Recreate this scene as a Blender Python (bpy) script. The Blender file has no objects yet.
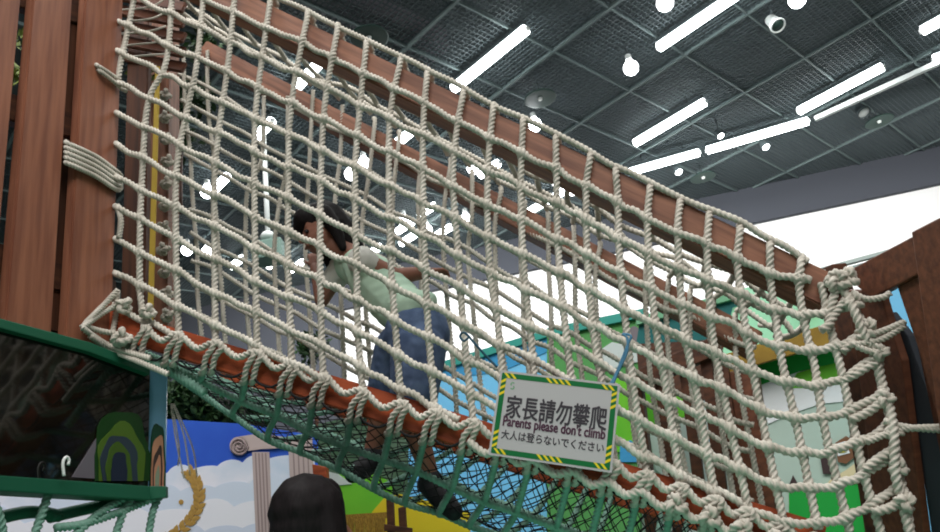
import bpy, bmesh, math, random
import numpy as np
from mathutils import Vector, Matrix

random.seed(7)
rng = np.random.default_rng(7)
S = bpy.context.scene
C = S.collection

# ------------------------------------------------------------------ camera
CAM_Z = 1.45
F_PX, PITCH, ROLL = 730.0, math.radians(21.7), math.radians(8.8)
FW = np.array([0, math.cos(PITCH), math.sin(PITCH)])
R0 = np.array([1.0, 0, 0]); U0 = np.array([0, -math.sin(PITCH), math.cos(PITCH)])
RT = math.cos(ROLL) * R0 - math.sin(ROLL) * U0
UP = math.cos(ROLL) * U0 + math.sin(ROLL) * R0
CAM = np.array([0, 0, CAM_Z])
cd = bpy.data.cameras.new('camera'); cam = bpy.data.objects.new('camera', cd); C.objects.link(cam)
cd.sensor_fit = 'HORIZONTAL'; cd.sensor_width = 36.0; cd.lens = 36.0 * F_PX / 940.0
cd.clip_start = 0.05; cd.clip_end = 100
M = Matrix(((RT[0], UP[0], -FW[0], 0), (RT[1], UP[1], -FW[1], 0), (RT[2], UP[2], -FW[2], CAM_Z), (0, 0, 0, 1)))
cam.matrix_world = M
S.camera = cam

# ------------------------------------------------------------------ world, lights, exposure
w = bpy.data.worlds.new('world'); S.world = w; w.use_nodes = True
w.node_tree.nodes['Background'].inputs[0].default_value = (0.94, 0.93, 0.90, 1)
w.node_tree.nodes['Background'].inputs[1].default_value = 0.22
S.view_settings.view_transform = 'Standard'
S.view_settings.look = 'None'
S.view_settings.exposure = 0.0
S.view_settings.gamma = 1.0
S.view_settings.use_curve_mapping = False
S.cycles.filter_width = 1.9


def area(name, loc, target, sx, sy, power, col=(1, 1, 1)):
    d = bpy.data.lights.new(name, 'AREA'); d.shape = 'RECTANGLE'; d.size = sx; d.size_y = sy
    d.energy = power; d.color = col
    o = bpy.data.objects.new(name, d); C.objects.link(o)
    v = Vector(target) - Vector(loc)
    o.rotation_euler = v.to_track_quat('-Z', 'Y').to_euler(); o.location = loc
    return o


area('hall_lamps', (0.8, -2.2, 6.4), (0.2, 1.6, 1.6), 5.0, 3.0, 365, (1.0, 0.98, 0.95))
area('hall_lamps_rear', (0.5, 5.0, 6.6), (0.5, 5.0, 0), 8.0, 5.0, 300, (0.95, 1.0, 0.98))
area('hall_lamps_left', (-1.6, 1.4, 6.6), (-1.2, 4.6, 1.0), 2.5, 1.5, 150, (1, 0.99, 0.98))  # unseen fill light added to brighten the printed backdrop
area('wall_washer', (2.0, 9.6, 6.0), (2.5, 12.0, 4.0), 16.0, 0.4, 430, (1, 0.99, 0.97))
area('green_floor_lamp', (-0.45, 1.3, 0.35), (-0.1, 2.2, 1.6), 1.2, 0.5, 3.2, (0.35, 1.0, 0.7)).data.spread = math.radians(110)  # added fill, no lamp there: stands in for green bounce from below

# ------------------------------------------------------------------ pixel -> place helpers


def ray(x, y):
    return FW * F_PX + RT * (x - 470) + UP * (266 - y)


class Plane:
    """a vertical plane through (x, y) running along a horizontal direction"""
    def __init__(s, p, d):
        d = np.array([d[0], d[1], 0.0]); d /= np.linalg.norm(d)
        n = np.array([-d[1], d[0], 0.0]); p = np.array([p[0], p[1], 0.0])
        if n @ p < 0: n = -n
        s.p, s.d, s.n = p, d, n

    def at(s, x, y, off=0.0):
        v = ray(x, y)
        return CAM + v * ((s.n @ s.p + off) / (s.n @ v))


def at_y(x, y, d):
    v = ray(x, y); return CAM + v * (d / v[1])


def at_z(x, y, z):
    v = ray(x, y); return CAM + v * ((z - CAM_Z) / v[2])


def interp(x, tab):
    xs = [t[0] for t in tab]; ys = [t[1] for t in tab]
    if x < xs[0]: return ys[0] + (x - xs[0]) * (ys[1] - ys[0]) / (xs[1] - xs[0])
    if x > xs[-1]: return ys[-1] + (x - xs[-1]) * (ys[-1] - ys[-2]) / (xs[-1] - xs[-2])
    return float(np.interp(x, xs, ys))


NEAR = Plane((-1.1, 2.05), (0.9885, -0.151))
TOWER = Plane((-1.12, 2.03), (0.29, 0.956))
GATE = Plane((0.98, 1.74), (-0.156, 0.988))
WIDTH = 0.70                                   # depth of the rope tunnel

# ------------------------------------------------------------------ object helpers
MW = {}


def tag(o, label=None, cat=None, group=None, kind=None):
    if label: o['label'] = label
    if cat: o['category'] = cat
    if group: o['group'] = group
    if kind: o['kind'] = kind
    return o


def empty(name, loc, label, cat, group=None, kind=None):
    o = bpy.data.objects.new(name, None); C.objects.link(o); o.empty_display_size = 0.1
    o.location = Vector(loc); MW[o.name] = Matrix.Translation(Vector(loc))
    return tag(o, label, cat, group, kind)


def link(o, mw, parent=None):
    C.objects.link(o)
    o.matrix_basis = mw; MW[o.name] = mw.copy()
    if parent is not None:
        o.parent = parent; o.matrix_parent_inverse = MW[parent.name].inverted()
    return o


def mk(name, verts, faces, mat, parent=None, smooth=False, bevel=0.0):
    V = np.array(verts, dtype=float)
    c = (V.min(0) + V.max(0)) / 2
    if parent is None: c[2] = V[:, 2].min()
    me = bpy.data.meshes.new(name)
    me.from_pydata((V - c).tolist(), [], [list(map(int, f)) for f in faces])
    me.update()
    if bevel:
        bm = bmesh.new(); bm.from_mesh(me)
        bmesh.ops.recalc_face_normals(bm, faces=bm.faces)
        bmesh.ops.bevel(bm, geom=[e for e in bm.edges], offset=bevel, segments=2, affect='EDGES', profile=0.6)
        bm.to_mesh(me); bm.free()
    else:
        bm = bmesh.new(); bm.from_mesh(me); bmesh.ops.recalc_face_normals(bm, faces=bm.faces); bm.to_mesh(me); bm.free()
    me.materials.append(mat)
    if smooth: me.polygons.foreach_set('use_smooth', [True] * len(me.polygons))
    o = bpy.data.objects.new(name, me)
    return link(o, Matrix.Translation(Vector(c)), parent)


def prism(front, back):
    n = len(front)
    return list(front) + list(back), [list(range(n)), list(range(2 * n - 1, n - 1, -1))] + [[i, (i + 1) % n, n + (i + 1) % n, n + i] for i in range(n)]


def slab(name, px, plane, mat, off=0.0, thick=0.03, parent=None, bevel=0.0):
    f = [plane.at(x, y, off) for x, y in px]
    b = [p + plane.n * thick for p in f]
    v, fc = prism(f, b)
    return mk(name, v, fc, mat, parent, bevel=bevel)


def box_between(name, p, q, wd, ht, side, mat, parent=None, bevel=0.004):
    """a straight board from p to q; local X runs along it so the grain follows"""
    p, q, side = Vector(p), Vector(q), Vector(side)
    L = (q - p).length; ex = (q - p) / L
    ey = (side - ex * side.dot(ex)).normalized(); ez = ex.cross(ey)
    me = bpy.data.meshes.new(name)
    bm = bmesh.new(); bmesh.ops.create_cube(bm, size=1.0)
    bmesh.ops.scale(bm, vec=(L, wd, ht), verts=bm.verts)
    if bevel: bmesh.ops.bevel(bm, geom=list(bm.edges), offset=bevel, segments=2, affect='EDGES')
    bm.to_mesh(me); bm.free(); me.materials.append(mat)
    mid = (p + q) / 2
    mw = Matrix(((ex.x, ey.x, ez.x, mid.x), (ex.y, ey.y, ez.y, mid.y), (ex.z, ey.z, ez.z, mid.z), (0, 0, 0, 1)))
    return link(bpy.data.objects.new(name, me), mw, parent)


def smooth_path(P, step):
    """Catmull-Rom through the points, resampled evenly"""
    P = np.array(P, dtype=float)
    if len(P) > 2:
        Q = np.vstack([2 * P[0] - P[1], P, 2 * P[-1] - P[-2]])
        out = []
        for i in range(1, len(Q) - 2):
            a, b, c, d = Q[i - 1], Q[i], Q[i + 1], Q[i + 2]
            t = np.linspace(0, 1, 12, endpoint=False)[:, None]
            out.append(0.5 * ((2 * b) + (-a + c) * t + (2 * a - 5 * b + 4 * c - d) * t ** 2 + (-a + 3 * b - 3 * c + d) * t ** 3))
        P = np.vstack(out + [P[-1:]])
    L = np.r_[0, np.cumsum(np.linalg.norm(np.diff(P, axis=0), axis=1))]
    n = max(2, int(L[-1] / step) + 1)
    s = np.linspace(0, L[-1], n)
    return np.stack([np.interp(s, L, P[:, k]) for k in range(3)], 1), s


PROFILE3 = np.array([0.70, 0.98, 1.10, 0.98])


def rope_geo(P, r, step=0.0045, lay=0.044, strands=3, detail=4, swell=None, closed=False):
    """a laid rope: a three lobed section that turns along the path"""
    P, s = smooth_path(P, step)
    n = len(P)
    T = np.gradient(P, axis=0); T /= np.linalg.norm(T, axis=1)[:, None] + 1e-12
    a = np.array([0, 0, 1.0]) if abs(T[0][2]) < 0.8 else np.array([0, 1.0, 0])
    N = np.zeros_like(P); v = a - T[0] * (a @ T[0]); N[0] = v / np.linalg.norm(v)
    for i in range(1, n):
        v = N[i - 1] - T[i] * (N[i - 1] @ T[i]); N[i] = v / (np.linalg.norm(v) + 1e-12)
    B = np.cross(T, N)
    if strands:
        prof = {4: PROFILE3, 3: np.array([0.72, 1.06, 1.06])}[detail]
        k = strands * len(prof)
        rad = np.tile(prof, strands)
        tw = 2 * math.pi * s / lay
    else:
        k = detail; rad = np.ones(k); tw = np.zeros(n)
    ang = np.arange(k) * 2 * math.pi / k
    A = ang[None, :] + tw[:, None] + random.random() * 6
    rr = np.full(n, r)
    if swell is not None and len(swell):
        for c in swell:
            d = np.linalg.norm(P - c, axis=1)
            rr = np.maximum(rr, r * (1 + 0.50 * np.exp(-(d / (r * 1.5)) ** 2)))
    R = rr[:, None] * rad[None, :]
    V = P[:, None, :] + R[..., None] * (np.cos(A)[..., None] * N[:, None, :] + np.sin(A)[..., None] * B[:, None, :])
    V = V.reshape(-1, 3)
    i = np.arange(n - 1)[:, None] * k; j = np.arange(k)[None, :]; j2 = (j + 1) % k
    F = np.stack([i + j, i + j2, i + k + j2, i + k + j], -1).reshape(-1, 4)
    caps = [list(range(k - 1, -1, -1)), list(range((n - 1) * k, n * k))]
    return V, F, caps


def mesh_fast(name, V, F, caps, mat, parent=None):
    c = (V.min(0) + V.max(0)) / 2
    if parent is None: c[2] = V[:, 2].min()
    me = bpy.data.meshes.new(name)
    nq = len(F); tot = nq * 4 + sum(len(x) for x in caps)
    me.vertices.add(len(V)); me.vertices.foreach_set('co', (V - c).astype(np.float32).ravel())
    me.loops.add(tot); me.polygons.add(nq + len(caps))
    li = np.concatenate([F.ravel()] + [np.array(x) for x in caps]) if caps else F.ravel()
    me.loops.foreach_set('vertex_index', li.astype(np.int32))
    st = np.r_[np.arange(nq) * 4, nq * 4 + np.cumsum([0] + [len(x) for x in caps])[:-1]] if caps else np.arange(nq) * 4
    me.polygons.foreach_set('loop_start', st.astype(np.int32))
    me.polygons.foreach_set('use_smooth', [True] * (nq + len(caps)))
    me.update(calc_edges=True); me.validate()
    me.materials.append(mat)
    return link(bpy.data.objects.new(name, me), Matrix.Translation(Vector(c)), parent)


def rope(name, P, r, mat, parent=None, **k):
    V, F, caps = rope_geo(P, r, **k)
    return mesh_fast(name, V, F, caps, mat, parent)


def ropes(name, paths, r, mat, parent=None, **k):
    Vs, Fs, Cs, n = [], [], [], 0
    for P in paths:
        V, F, caps = rope_geo(P, r, **k)
        Vs.append(V); Fs.append(F + n); Cs += [[i + n for i in c] for c in caps]; n += len(V)
    return mesh_fast(name, np.vstack(Vs), np.vstack(Fs), Cs, mat, parent)


def lathe(name, prof, loc, axis, mat, parent=None, n=24):
    """a turned shape: (radius, height) pairs about an axis"""
    ax = Vector(axis).normalized(); q = ax.to_track_quat('Z', 'Y')
    V, F = [], []
    for r, h in prof:
        for i in range(n):
            a = 2 * math.pi * i / n
            V.append(list(Vector(loc) + q @ Vector((r * math.cos(a), r * math.sin(a), h))))
    m = len(prof)
    for j in range(m - 1):
        for i in range(n):
            F.append([j * n + i, j * n + (i + 1) % n, (j + 1) * n + (i + 1) % n, (j + 1) * n + i])
    F.append(list(range(n - 1, -1, -1))); F.append(list(range((m - 1) * n, m * n)))
    return mk(name, V, F, mat, parent, smooth=True)


# ------------------------------------------------------------------ materials
def srgb(r, g, b):
    f = lambda c: (c / 255 / 12.92) if c / 255 <= 0.04045 else ((c / 255 + 0.055) / 1.055) ** 2.4
    return (f(r), f(g), f(b), 1)


def mat(name, col, rough=0.6, col2=None, scale=8.0, stretch=(1, 1, 1), spec=0.3, emit=None, bump=0.0, metal=0.0, lo=0.35, hi=0.65, detail=5):
    m = bpy.data.materials.new(name); m.use_nodes = True
    nt = m.node_tree; b = nt.nodes['Principled BSDF']
    b.inputs['Base Color'].default_value = col; b.inputs['Roughness'].default_value = rough
    b.inputs['Specular IOR Level'].default_value = spec; b.inputs['Metallic'].default_value = metal
    if emit:
        b.inputs['Emission Color'].default_value = emit[0]; b.inputs['Emission Strength'].default_value = emit[1]
    if col2 is not None or bump:
        tc = nt.nodes.new('ShaderNodeTexCoord'); mp = nt.nodes.new('ShaderNodeMapping')
        mp.inputs['Scale'].default_value = stretch
        nz = nt.nodes.new('ShaderNodeTexNoise'); nz.inputs['Scale'].default_value = scale; nz.inputs['Detail'].default_value = detail
        nt.links.new(tc.outputs['Object'], mp.inputs[0]); nt.links.new(mp.outputs[0], nz.inputs['Vector'])
        if col2 is not None:
            rp = nt.nodes.new('ShaderNodeValToRGB')
            rp.color_ramp.elements[0].position = lo; rp.color_ramp.elements[0].color = col
            rp.color_ramp.elements[1].position = hi; rp.color_ramp.elements[1].color = col2
            nt.links.new(nz.outputs['Fac'], rp.inputs[0]); nt.links.new(rp.outputs[0], b.inputs['Base Color'])
        if bump:
            bp = nt.nodes.new('ShaderNodeBump'); bp.inputs['Strength'].default_value = bump; bp.inputs['Distance'].default_value = 0.004
            nt.links.new(nz.outputs['Fac'], bp.inputs['Height']); nt.links.new(bp.outputs[0], b.inputs['Normal'])
    return m


GRAIN = (0.6, 9, 9)
ROPE = mat('white_rope', srgb(208, 203, 192), 0.9, srgb(182, 176, 164), 14, spec=0.1)
ROPE_GREEN = mat('green_rope', srgb(144, 184, 168), 0.9, srgb(114, 154, 138), 14, spec=0.1)  # green tint put into the rope colour for the underside nets
CORD_BLACK = mat('black_cord', srgb(22, 22, 24), 0.7)
CORD_TEAL = mat('teal_cord', srgb(22, 70, 90), 0.6)
CORD_BLUE = mat('blue_cord', srgb(70, 120, 150), 0.6)
PLANK = mat('reddish_plank', srgb(146, 94, 70), 0.5, srgb(116, 70, 52), 5, GRAIN, bump=0.25)
BEAM = mat('pine_beam', srgb(144, 99, 77), 0.55, srgb(106, 68, 52), 6, GRAIN, bump=0.2)
LOG = mat('orange_log', srgb(176, 84, 48), 0.55, srgb(142, 64, 38), 6, GRAIN, bump=0.2)
DARKWOOD = mat('dark_wood', srgb(112, 68, 48), 0.5, srgb(84, 50, 36), 6, GRAIN, bump=0.2)
DEEPWOOD = mat('deep_brown_wood', srgb(92, 56, 38), 0.6, srgb(60, 36, 26), 5, GRAIN)
STEEL_DARK = mat('dark_metal', srgb(66, 74, 76), 0.6)
WHITEWALL = mat('white_plaster', srgb(238, 238, 238), 0.9)
GREYBAND = mat('grey_plaster', srgb(76, 79, 87), 0.9)
CEIL = mat('dark_deck', srgb(96, 104, 108), 0.9, srgb(84, 92, 96), 1.2)
BAR = mat('ceiling_bar', srgb(100, 114, 114), 0.6)
CRATE = mat('ceiling_lattice', srgb(84, 94, 97), 0.6)
TUBE = mat('tube_glow', (1, 1, 1, 1), 0.4, emit=((0.95, 1, 1, 1), 14))
BULB = mat('bulb_glow', (1, 1, 1, 1), 0.4, emit=((0.95, 0.97, 1, 1), 14))
WHITEPAINT = mat('white_enamel', srgb(225, 228, 226), 0.4)
DISC = mat('green_grey_plastic', srgb(44, 68, 62), 0.5)
FLOOR = mat('green_turf', srgb(72, 88, 78), 0.95, srgb(60, 76, 66), 40)
SIDEWALL = mat('side_plaster', srgb(150, 152, 154), 0.9)

# ------------------------------------------------------------------ the hall
HC = 5.4 + CAM_Z
WALL = Plane((at_z(714, 197, HC)[0], at_z(714, 197, HC)[1]), at_z(940, 148, HC)[:2] - at_z(714, 197, HC)[:2])


def box(name, a, b, m, parent=None, bevel=0.0):
    x0, y0, z0 = a; x1, y1, z1 = b
    f = [(x0, y0, z0), (x1, y0, z0), (x1, y1, z0), (x0, y1, z0)]
    bk = [(x, y, z1) for x, y, z in f]
    v, fc = prism(f, bk)
    return mk(name, v, fc, m, parent, bevel=bevel)


tag(box('floor', (-15, -5, -0.1), (16, 18, 0), FLOOR), kind='structure')
tag(box('ceiling', (-15, -5, HC + 0.75), (16, 18, HC + 0.9), CEIL), kind='structure')
zb = WALL.at(746, 224)[2]


def wall_panel(name, z0, z1, t0, t1, off, m):
    f = [WALL.p + WALL.d * t0 + WALL.n * off, WALL.p + WALL.d * t1 + WALL.n * off]
    f = [np.array([*f[0][:2], z0]), np.array([*f[1][:2], z0]), np.array([*f[1][:2], z1]), np.array([*f[0][:2], z1])]
    v, fc = prism(f, [p + WALL.n * 0.2 for p in f])
    return tag(mk(name, v, fc, m), kind='structure')


wall_panel('wall_back', 0, HC + 0.75, -18, 14, 0.12, WHITEWALL)
xl = float((WALL.at(338, 335) - WALL.p) @ WALL.d)
wall_panel('trim_2', 0, zb + .02, -18, xl, -0.02, GREYBAND)
wall_panel('trim_1', zb, HC + 0.75, -18, 14, 0.0, GREYBAND)
tag(box('wall_left', (-15, -5, 0), (-14.8, 18, HC + 0.75), SIDEWALL), kind='structure')
tag(box('wall_right', (15.8, -5, 0), (16, 18, HC + 0.75), SIDEWALL), kind='structure')

# ceiling lattice and grid bars, turned 45 degrees to the wall
cu, cv = np.array([math.sqrt(.5), -math.sqrt(.5), 0]), np.array([math.sqrt(.5), math.sqrt(.5), 0])


def uvbar(u0, v0, u1, v1, z0, z1, wd):
    a = cu * u0 + cv * v0; b = cu * u1 + cv * v1
    d = (b - a) / np.linalg.norm(b - a); s = np.array([-d[1], d[0], 0]) * wd / 2
    q = [a - s, b - s, b + s, a + s]
    return [np.array([p[0], p[1], z0]) for p in q], [np.array([p[0], p[1], z1]) for p in q]


def multi(name, boxes, m, parent=None):
    V, F = [], []
    for f, b in boxes:
        v, fc = prism(f, b); n = len(V); V += v; F += [[i + n for i in x] for x in fc]
    return mk(name, V, F, m, parent)


bars = []
for v in np.arange(-1.6, 16, 1.53): bars.append(uvbar(-15.5, v, 3.5, v, HC, HC + 0.05, 0.035))
for u in np.arange(-15.3, 3, 0.86): bars.append(uvbar(u, -2, u, 16, HC + 0.005, HC + 0.045, 0.022))
tag(multi('ceiling_grid_bars', bars, BAR), kind='structure')
lat = []
for v in np.arange(1.4, 15.5, 0.062): lat.append(uvbar(-14.5, v, 1, v, HC + 0.03, HC + 0.045, 0.009))
for u in np.arange(-14.5, 1, 0.062): lat.append(uvbar(u, 1.4, u, 15.5, HC + 0.03, HC + 0.045, 0.009))
tag(multi('ceiling_lattice', lat, CRATE), kind='structure')

# fluorescent tubes along the grid
TUBES = [  # u0, v0, u1, v1, hint
    (-5.14, 5.33, -3.91, 5.33, 'bright ceiling tube lamp above the middle of the upper rope beam'),
    (-4.77, 8.54, -3.6, 8.54, 'bright ceiling tube lamp just below the hanging bulb'),
    (-2.97, 10.07, -1.8, 10.07, 'bright ceiling tube lamp above the long white light track'),
    (-3.26, 6.95, -2.0, 6.95, 'bright ceiling tube lamp cut by the top edge beside the green lensed downlight'),
    (-6.35, 3.72, -5.4, 3.72, 'ceiling tube lamp seen through the net near its top, tower side'),
    (-7.4, 3.8, -6.6, 3.8, 'ceiling tube lamp seen through the net just under the far wooden beam'),
    (-8.9, 3.9, -8.0, 3.9, 'ceiling tube lamp seen through the net above the child, nearest the tower'),
    (-6.75, 5.45, -6.15, 5.45, 'short ceiling tube lamp seen through the net between both upper beams'),
    (-6.75, 7.08, -6.0, 7.08, 'ceiling tube lamp seen between the beams above the middle of the net'),
    (-8.2, 7.07, -7.5, 7.07, 'uppermost ceiling tube lamp of the cluster over the reaching arm'),
    (-8.75, 7.1, -8.2, 7.1, 'second ceiling tube lamp down in the cluster over the reaching arm'),
    (-9.1, 7.45, -8.6, 7.45, 'lowest ceiling tube lamp in the cluster over the reaching arm'),
    (-9.9, 7.18, -9.1, 7.18, 'ceiling tube lamp beside the shoulder of the child'),
    (-8.6, 7.83, -8.1, 7.83, 'ceiling tube lamp just above the hand of the child'),
    (-7.2, 8.7, -6.1, 8.7, 'large bright ceiling tube lamp seen between the beams at their middle'),
    (-11.1, 5.27, -10.6, 5.27, 'far low ceiling tube lamp beside the head of the child, tower end of its row'),
    (-10.9, 5.84, -10.3, 5.84, 'far low ceiling tube lamp beside the head of the child, middle of its row'),
    (-10.85, 6.28, -10.35, 6.28, 'far low ceiling tube lamp touching the face of the child'),
]
# each lamp: a housing, a glowing tube and two end caps


def tube_lamp(a, b, label, group):
    mid = (a + b) / 2
    t = empty('tube_light', mid + np.array([0, 0, 0.1]), label, 'ceiling light', group)
    d = (b - a) / np.linalg.norm(b - a); s = np.array([-d[1], d[0], 0])
    box_between('housing', a + [0, 0, .085], b + [0, 0, .085], 0.075, 0.05, s, STEEL_DARK, t)
    V, F, c = rope_geo([a, mid, b], 0.06, step=0.2, strands=0, detail=12)
    mesh_fast('tube', V, F, c, TUBE, t)
    for e in (a + (b - a) * .2, a + (b - a) * .8):
        V, F, c = rope_geo([e + [0, 0, .1], e + [0, 0, .26]], 0.008, step=0.2, strands=0, detail=6)
        mesh_fast('hanger', V, F, c, STEEL_DARK, t)
    for p, q in ((a, a - d * 0.03), (b, b + d * 0.03)):
        V, F, c = rope_geo([p, q], 0.03, step=0.2, strands=0, detail=12)
        mesh_fast('end_cap', V, F, c, WHITEPAINT, t)


for u0, v0, u1, v1, lb in TUBES:
    z = np.array([0, 0, HC - 0.14])
    if u0 < -7.6 or (u0, v0) in ((-6.75, 7.08), (-7.4, 3.8)):        # the far ones are short compact lamps
        um = (u0 + u1) / 2; u0, u1 = um - .2, um + .2
    tube_lamp(cu * u0 + cv * v0 + z, cu * u1 + cv * v1 + z, lb, 'ceiling tube lamps')
# the row of lamps on the long white track by the wall
trk = [at_z(x, y, HC - 0.2) for x, y in ((630, 172), (699, 152.5), (707, 150.5), (808, 121), (815, 119), (940, 62))]
tube_lamp(trk[0], trk[1], 'tube lamp on the wall side track, end nearest the rope beam', 'track tube lamps')
tube_lamp(trk[2], trk[3], 'long tube lamp on the wall side track, beside the white pipe', 'track tube lamps')
e0 = at_z(934, 59, HC - 0.2)
tube_lamp(e0, e0 + (trk[3] - trk[2]) * 0.6, 'tube lamp at the upper end of the white pipe', 'track tube lamps')
e1 = at_z(922, 31, HC - 0.25)
tube_lamp(e1, e1 + cu * 0.8, 'short wide tube lamp above the end of the white pipe', 'ceiling tube lamps')
tag(box_between('light_track_pipe', trk[4], trk[5], 0.07, 0.07, (0, 0, 1), WHITEPAINT), 'long straight white pipe running on from the wall side tube lamps', 'pipe')


def pendant(x, y, label, drop=0.32, r=0.09):
    p = at_z(x, y, HC - drop)
    t = empty('pendant_bulb', p, label, 'hanging bulb', 'hanging bulbs under the ceiling grid')
    lathe('bulb', [(0.0, -r), (r * .5, -r * .87), (r * .87, -r * .5), (r, 0), (r * .87, r * .5), (r * .45, r * 1.0), (r * .35, r * 1.2)], p, (0, 0, 1), BULB, t, 16)
    lathe('socket', [(r * .42, r * 1.2), (r * .45, r * 1.3), (r * .4, r * 2.0), (r * .15, r * 2.2)], p, (0, 0, 1), WHITEPAINT, t, 12)
    V, F, c = rope_geo([p + [0, 0, r * 2.2], p + [0, 0, drop + 0.02]], 0.008, step=0.5, strands=0, detail=6)
    mesh_fast('cord', V, F, c, STEEL_DARK, t)


for x, y, lb in ((631, 68, 'round bright hanging bulb alone on the dark ceiling above the tube lamp'),
                 (665, 3, 'hanging bulb at the top edge beside the cut tube lamp'),
                 (797, 0, 'hanging bulb cut by the top edge above the green lensed downlight'),
                 (535, 125, 'small hanging bulb just above the upper beam under the grey disc'),
                 (364, 164, 'upper bulb of the close pair seen over the head of the child'),
                 (351, 174, 'lower bulb of the close pair seen over the head of the child'),
                 (207, 192, 'bulb seen through the net right under the tower side tube lamp'),
                 (187, 250, 'outer bulb of the low pair nearest the tower post'),
                 (207, 252, 'inner bulb of the low pair nearest the tower post'),
                 (404, 221, 'bulb inside the lamp cluster over the reaching arm, tower side'),
                 (427, 230, 'bulb between the lamp cluster and the hand of the child'),
                 (466, 219, 'small bulb beyond the hand of the child under the far beam'),
                 (558, 183, 'upper bulb beside the large lamp between the beams'),
                 (572, 190, 'lower bulb beside the large lamp between the beams'),
                 (473, 168, 'bulb at the tower side end of the lamp between the beams')):
    pendant(x, y, lb)


def spot(x, y, label, lens, aim=(0.1, -0.5, -1), r=0.09, drop=0.25):
    p = at_z(x, y, HC - drop)
    t = empty('spot_lamp', p, label, 'spot light', 'spot lamps under the ceiling grid')
    a = Vector(aim).normalized()
    lathe('body', [(r * .4, -r * 1.6), (r * .7, -r * 1.5), (r * .8, -r * .4), (r, r * .4), (r, r * .6), (r * .86, r * .6), (r * .8, r * .42)], p, a, STEEL_DARK if lens is not DISC else WHITEPAINT, t, 20)
    lathe('lens', [(r * .8, r * .40), (r * .8, r * .46)], p, a, lens, t, 20)
    V, F, c = rope_geo([p - np.array(a) * r * 1.4, p + [0, 0, drop * .6], p + [0, 0, drop + 0.02]], 0.014, step=0.08, strands=0, detail=8)
    mesh_fast('stem', V, F, c, STEEL_DARK, t)


spot(776, 24, 'downlight with green lens under the upper ceiling', DISC)
spot(720, 135, 'small lit spot lamp above the long track tube lamp', BULB, r=0.06)
spot(765, 146, 'lit spot lamp just below the long track tube lamp', BULB, r=0.07)
spot(678, 171, 'lit spot lamp below the track lamp near the rope beam', BULB, r=0.07)
spot(862, 111, 'dark spot lamp with pale lens beside the round ceiling disc', WHITEPAINT, r=0.10)

for x, y, lb in ((540, 98, 'round green grey ceiling disc between two tube lamps over the beam'),
                 (369, 37, 'round dark green disc right above the top of the rope beam'),
                 (879, 121, 'round ceiling disc below the long white pipe'),
                 (703, 177, 'round ceiling disc nearest the grey wall band')):
    p = at_z(x, y, HC - 0.2)
    t = empty('ceiling_speaker', p, lb, 'ceiling speaker', 'round ceiling discs')
    lathe('dish', [(0.02, 0.05), (0.14, 0.035), (0.2, 0.0), (0.205, -0.012), (0.19, -0.015), (0.05, 0.0)], p, (0, 0, 1), DISC, t, 28)
    lathe('hub', [(0.025, -0.03), (0.03, 0.0), (0.02, 0.02)], p, (0, 0, 1), WHITEPAINT, t, 12)
    lathe('stem', [(0.012, 0.04), (0.012, 0.22)], p, (0, 0, 1), STEEL_DARK, t, 8)

# ventilation duct above the grid, top of the picture
p0, p1 = at_z(352, 10, HC + 0.3), at_z(395, 28, HC + 0.3)
DUCT = mat('duct_panel', srgb(118, 116, 124), 0.7)
tag(box_between('air_duct', p0 - cv * 1.2, p0 + cv * 1.2, 0.45, 0.3, cu, DUCT), 'pale grey air duct behind the ceiling lattice above the dark disc', 'duct')
# white hanging stem with a pale box, seen through the net
pa = at_z(265, 117, HC - .1)
dep = pa[1]
pb, pc_ = at_y(268, 236, dep), at_y(270, 252, dep)
t = empty('hanging_projector', pc_, 'white ceiling stem with a pale box hanging beside the head of the child', 'projector')
V, F, c = rope_geo([[pb[0], dep, HC], pb], 0.03, step=0.5, strands=0, detail=12); mesh_fast('stem', V, F, c, WHITEPAINT, t)
lathe('collar', [(0.08, -.03), (0.09, 0), (0.06, .04)], pb, (0, 0, 1), WHITEPAINT, t, 16)
box('body', pc_ - [0.17, 0.15, 0.12], pc_ + [0.17, 0.15, 0.10], mat('pale_green_plastic', srgb(112, 138, 128), 0.5), t, 0.02)

# ------------------------------------------------------------------ the painted play scenery behind
BDL = Plane((at_y(240, 440, 4.6)[0], 4.6), (1.0, -0.02))
SKYBLUE = mat('mural_sky', srgb(36, 78, 190), 0.6, srgb(52, 100, 208), 1.5)
CLOUD = mat('mural_cloud', srgb(236, 236, 248), 0.7, srgb(200, 216, 238), 3.0)
STONE = mat('mural_stone', srgb(190, 172, 170), 0.7)
STONE2 = mat('mural_stone_line', srgb(150, 132, 134), 0.7)
GOLD = mat('mural_gold', srgb(196, 158, 84), 0.6, srgb(160, 122, 60), 9)
t = empty('backdrop_panel', BDL.at(200, 590), 'printed backdrop of deep blue sky, clouds, columns and gold wreath below the net', 'backdrop')
slab('sky_print', [(-60, 409), (150, 418), (246, 424), (318, 436), (318, 700), (-60, 700)], BDL, SKYBLUE, 0, 0.03, t)


def scallop(x0, x1, y0, y1, n, amp, base):
    pts = []
    for i in range(n):
        for k in range(7):
            u = (i + k / 7) / n
            pts.append((x0 + (x1 - x0) * u, y0 + (y1 - y0) * u - amp * (0.6 + .4 * math.sin(i * 2.3)) * math.sin(math.pi * k / 7) ** .7))
    return pts + [(x1, base), (x0, base)]


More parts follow.
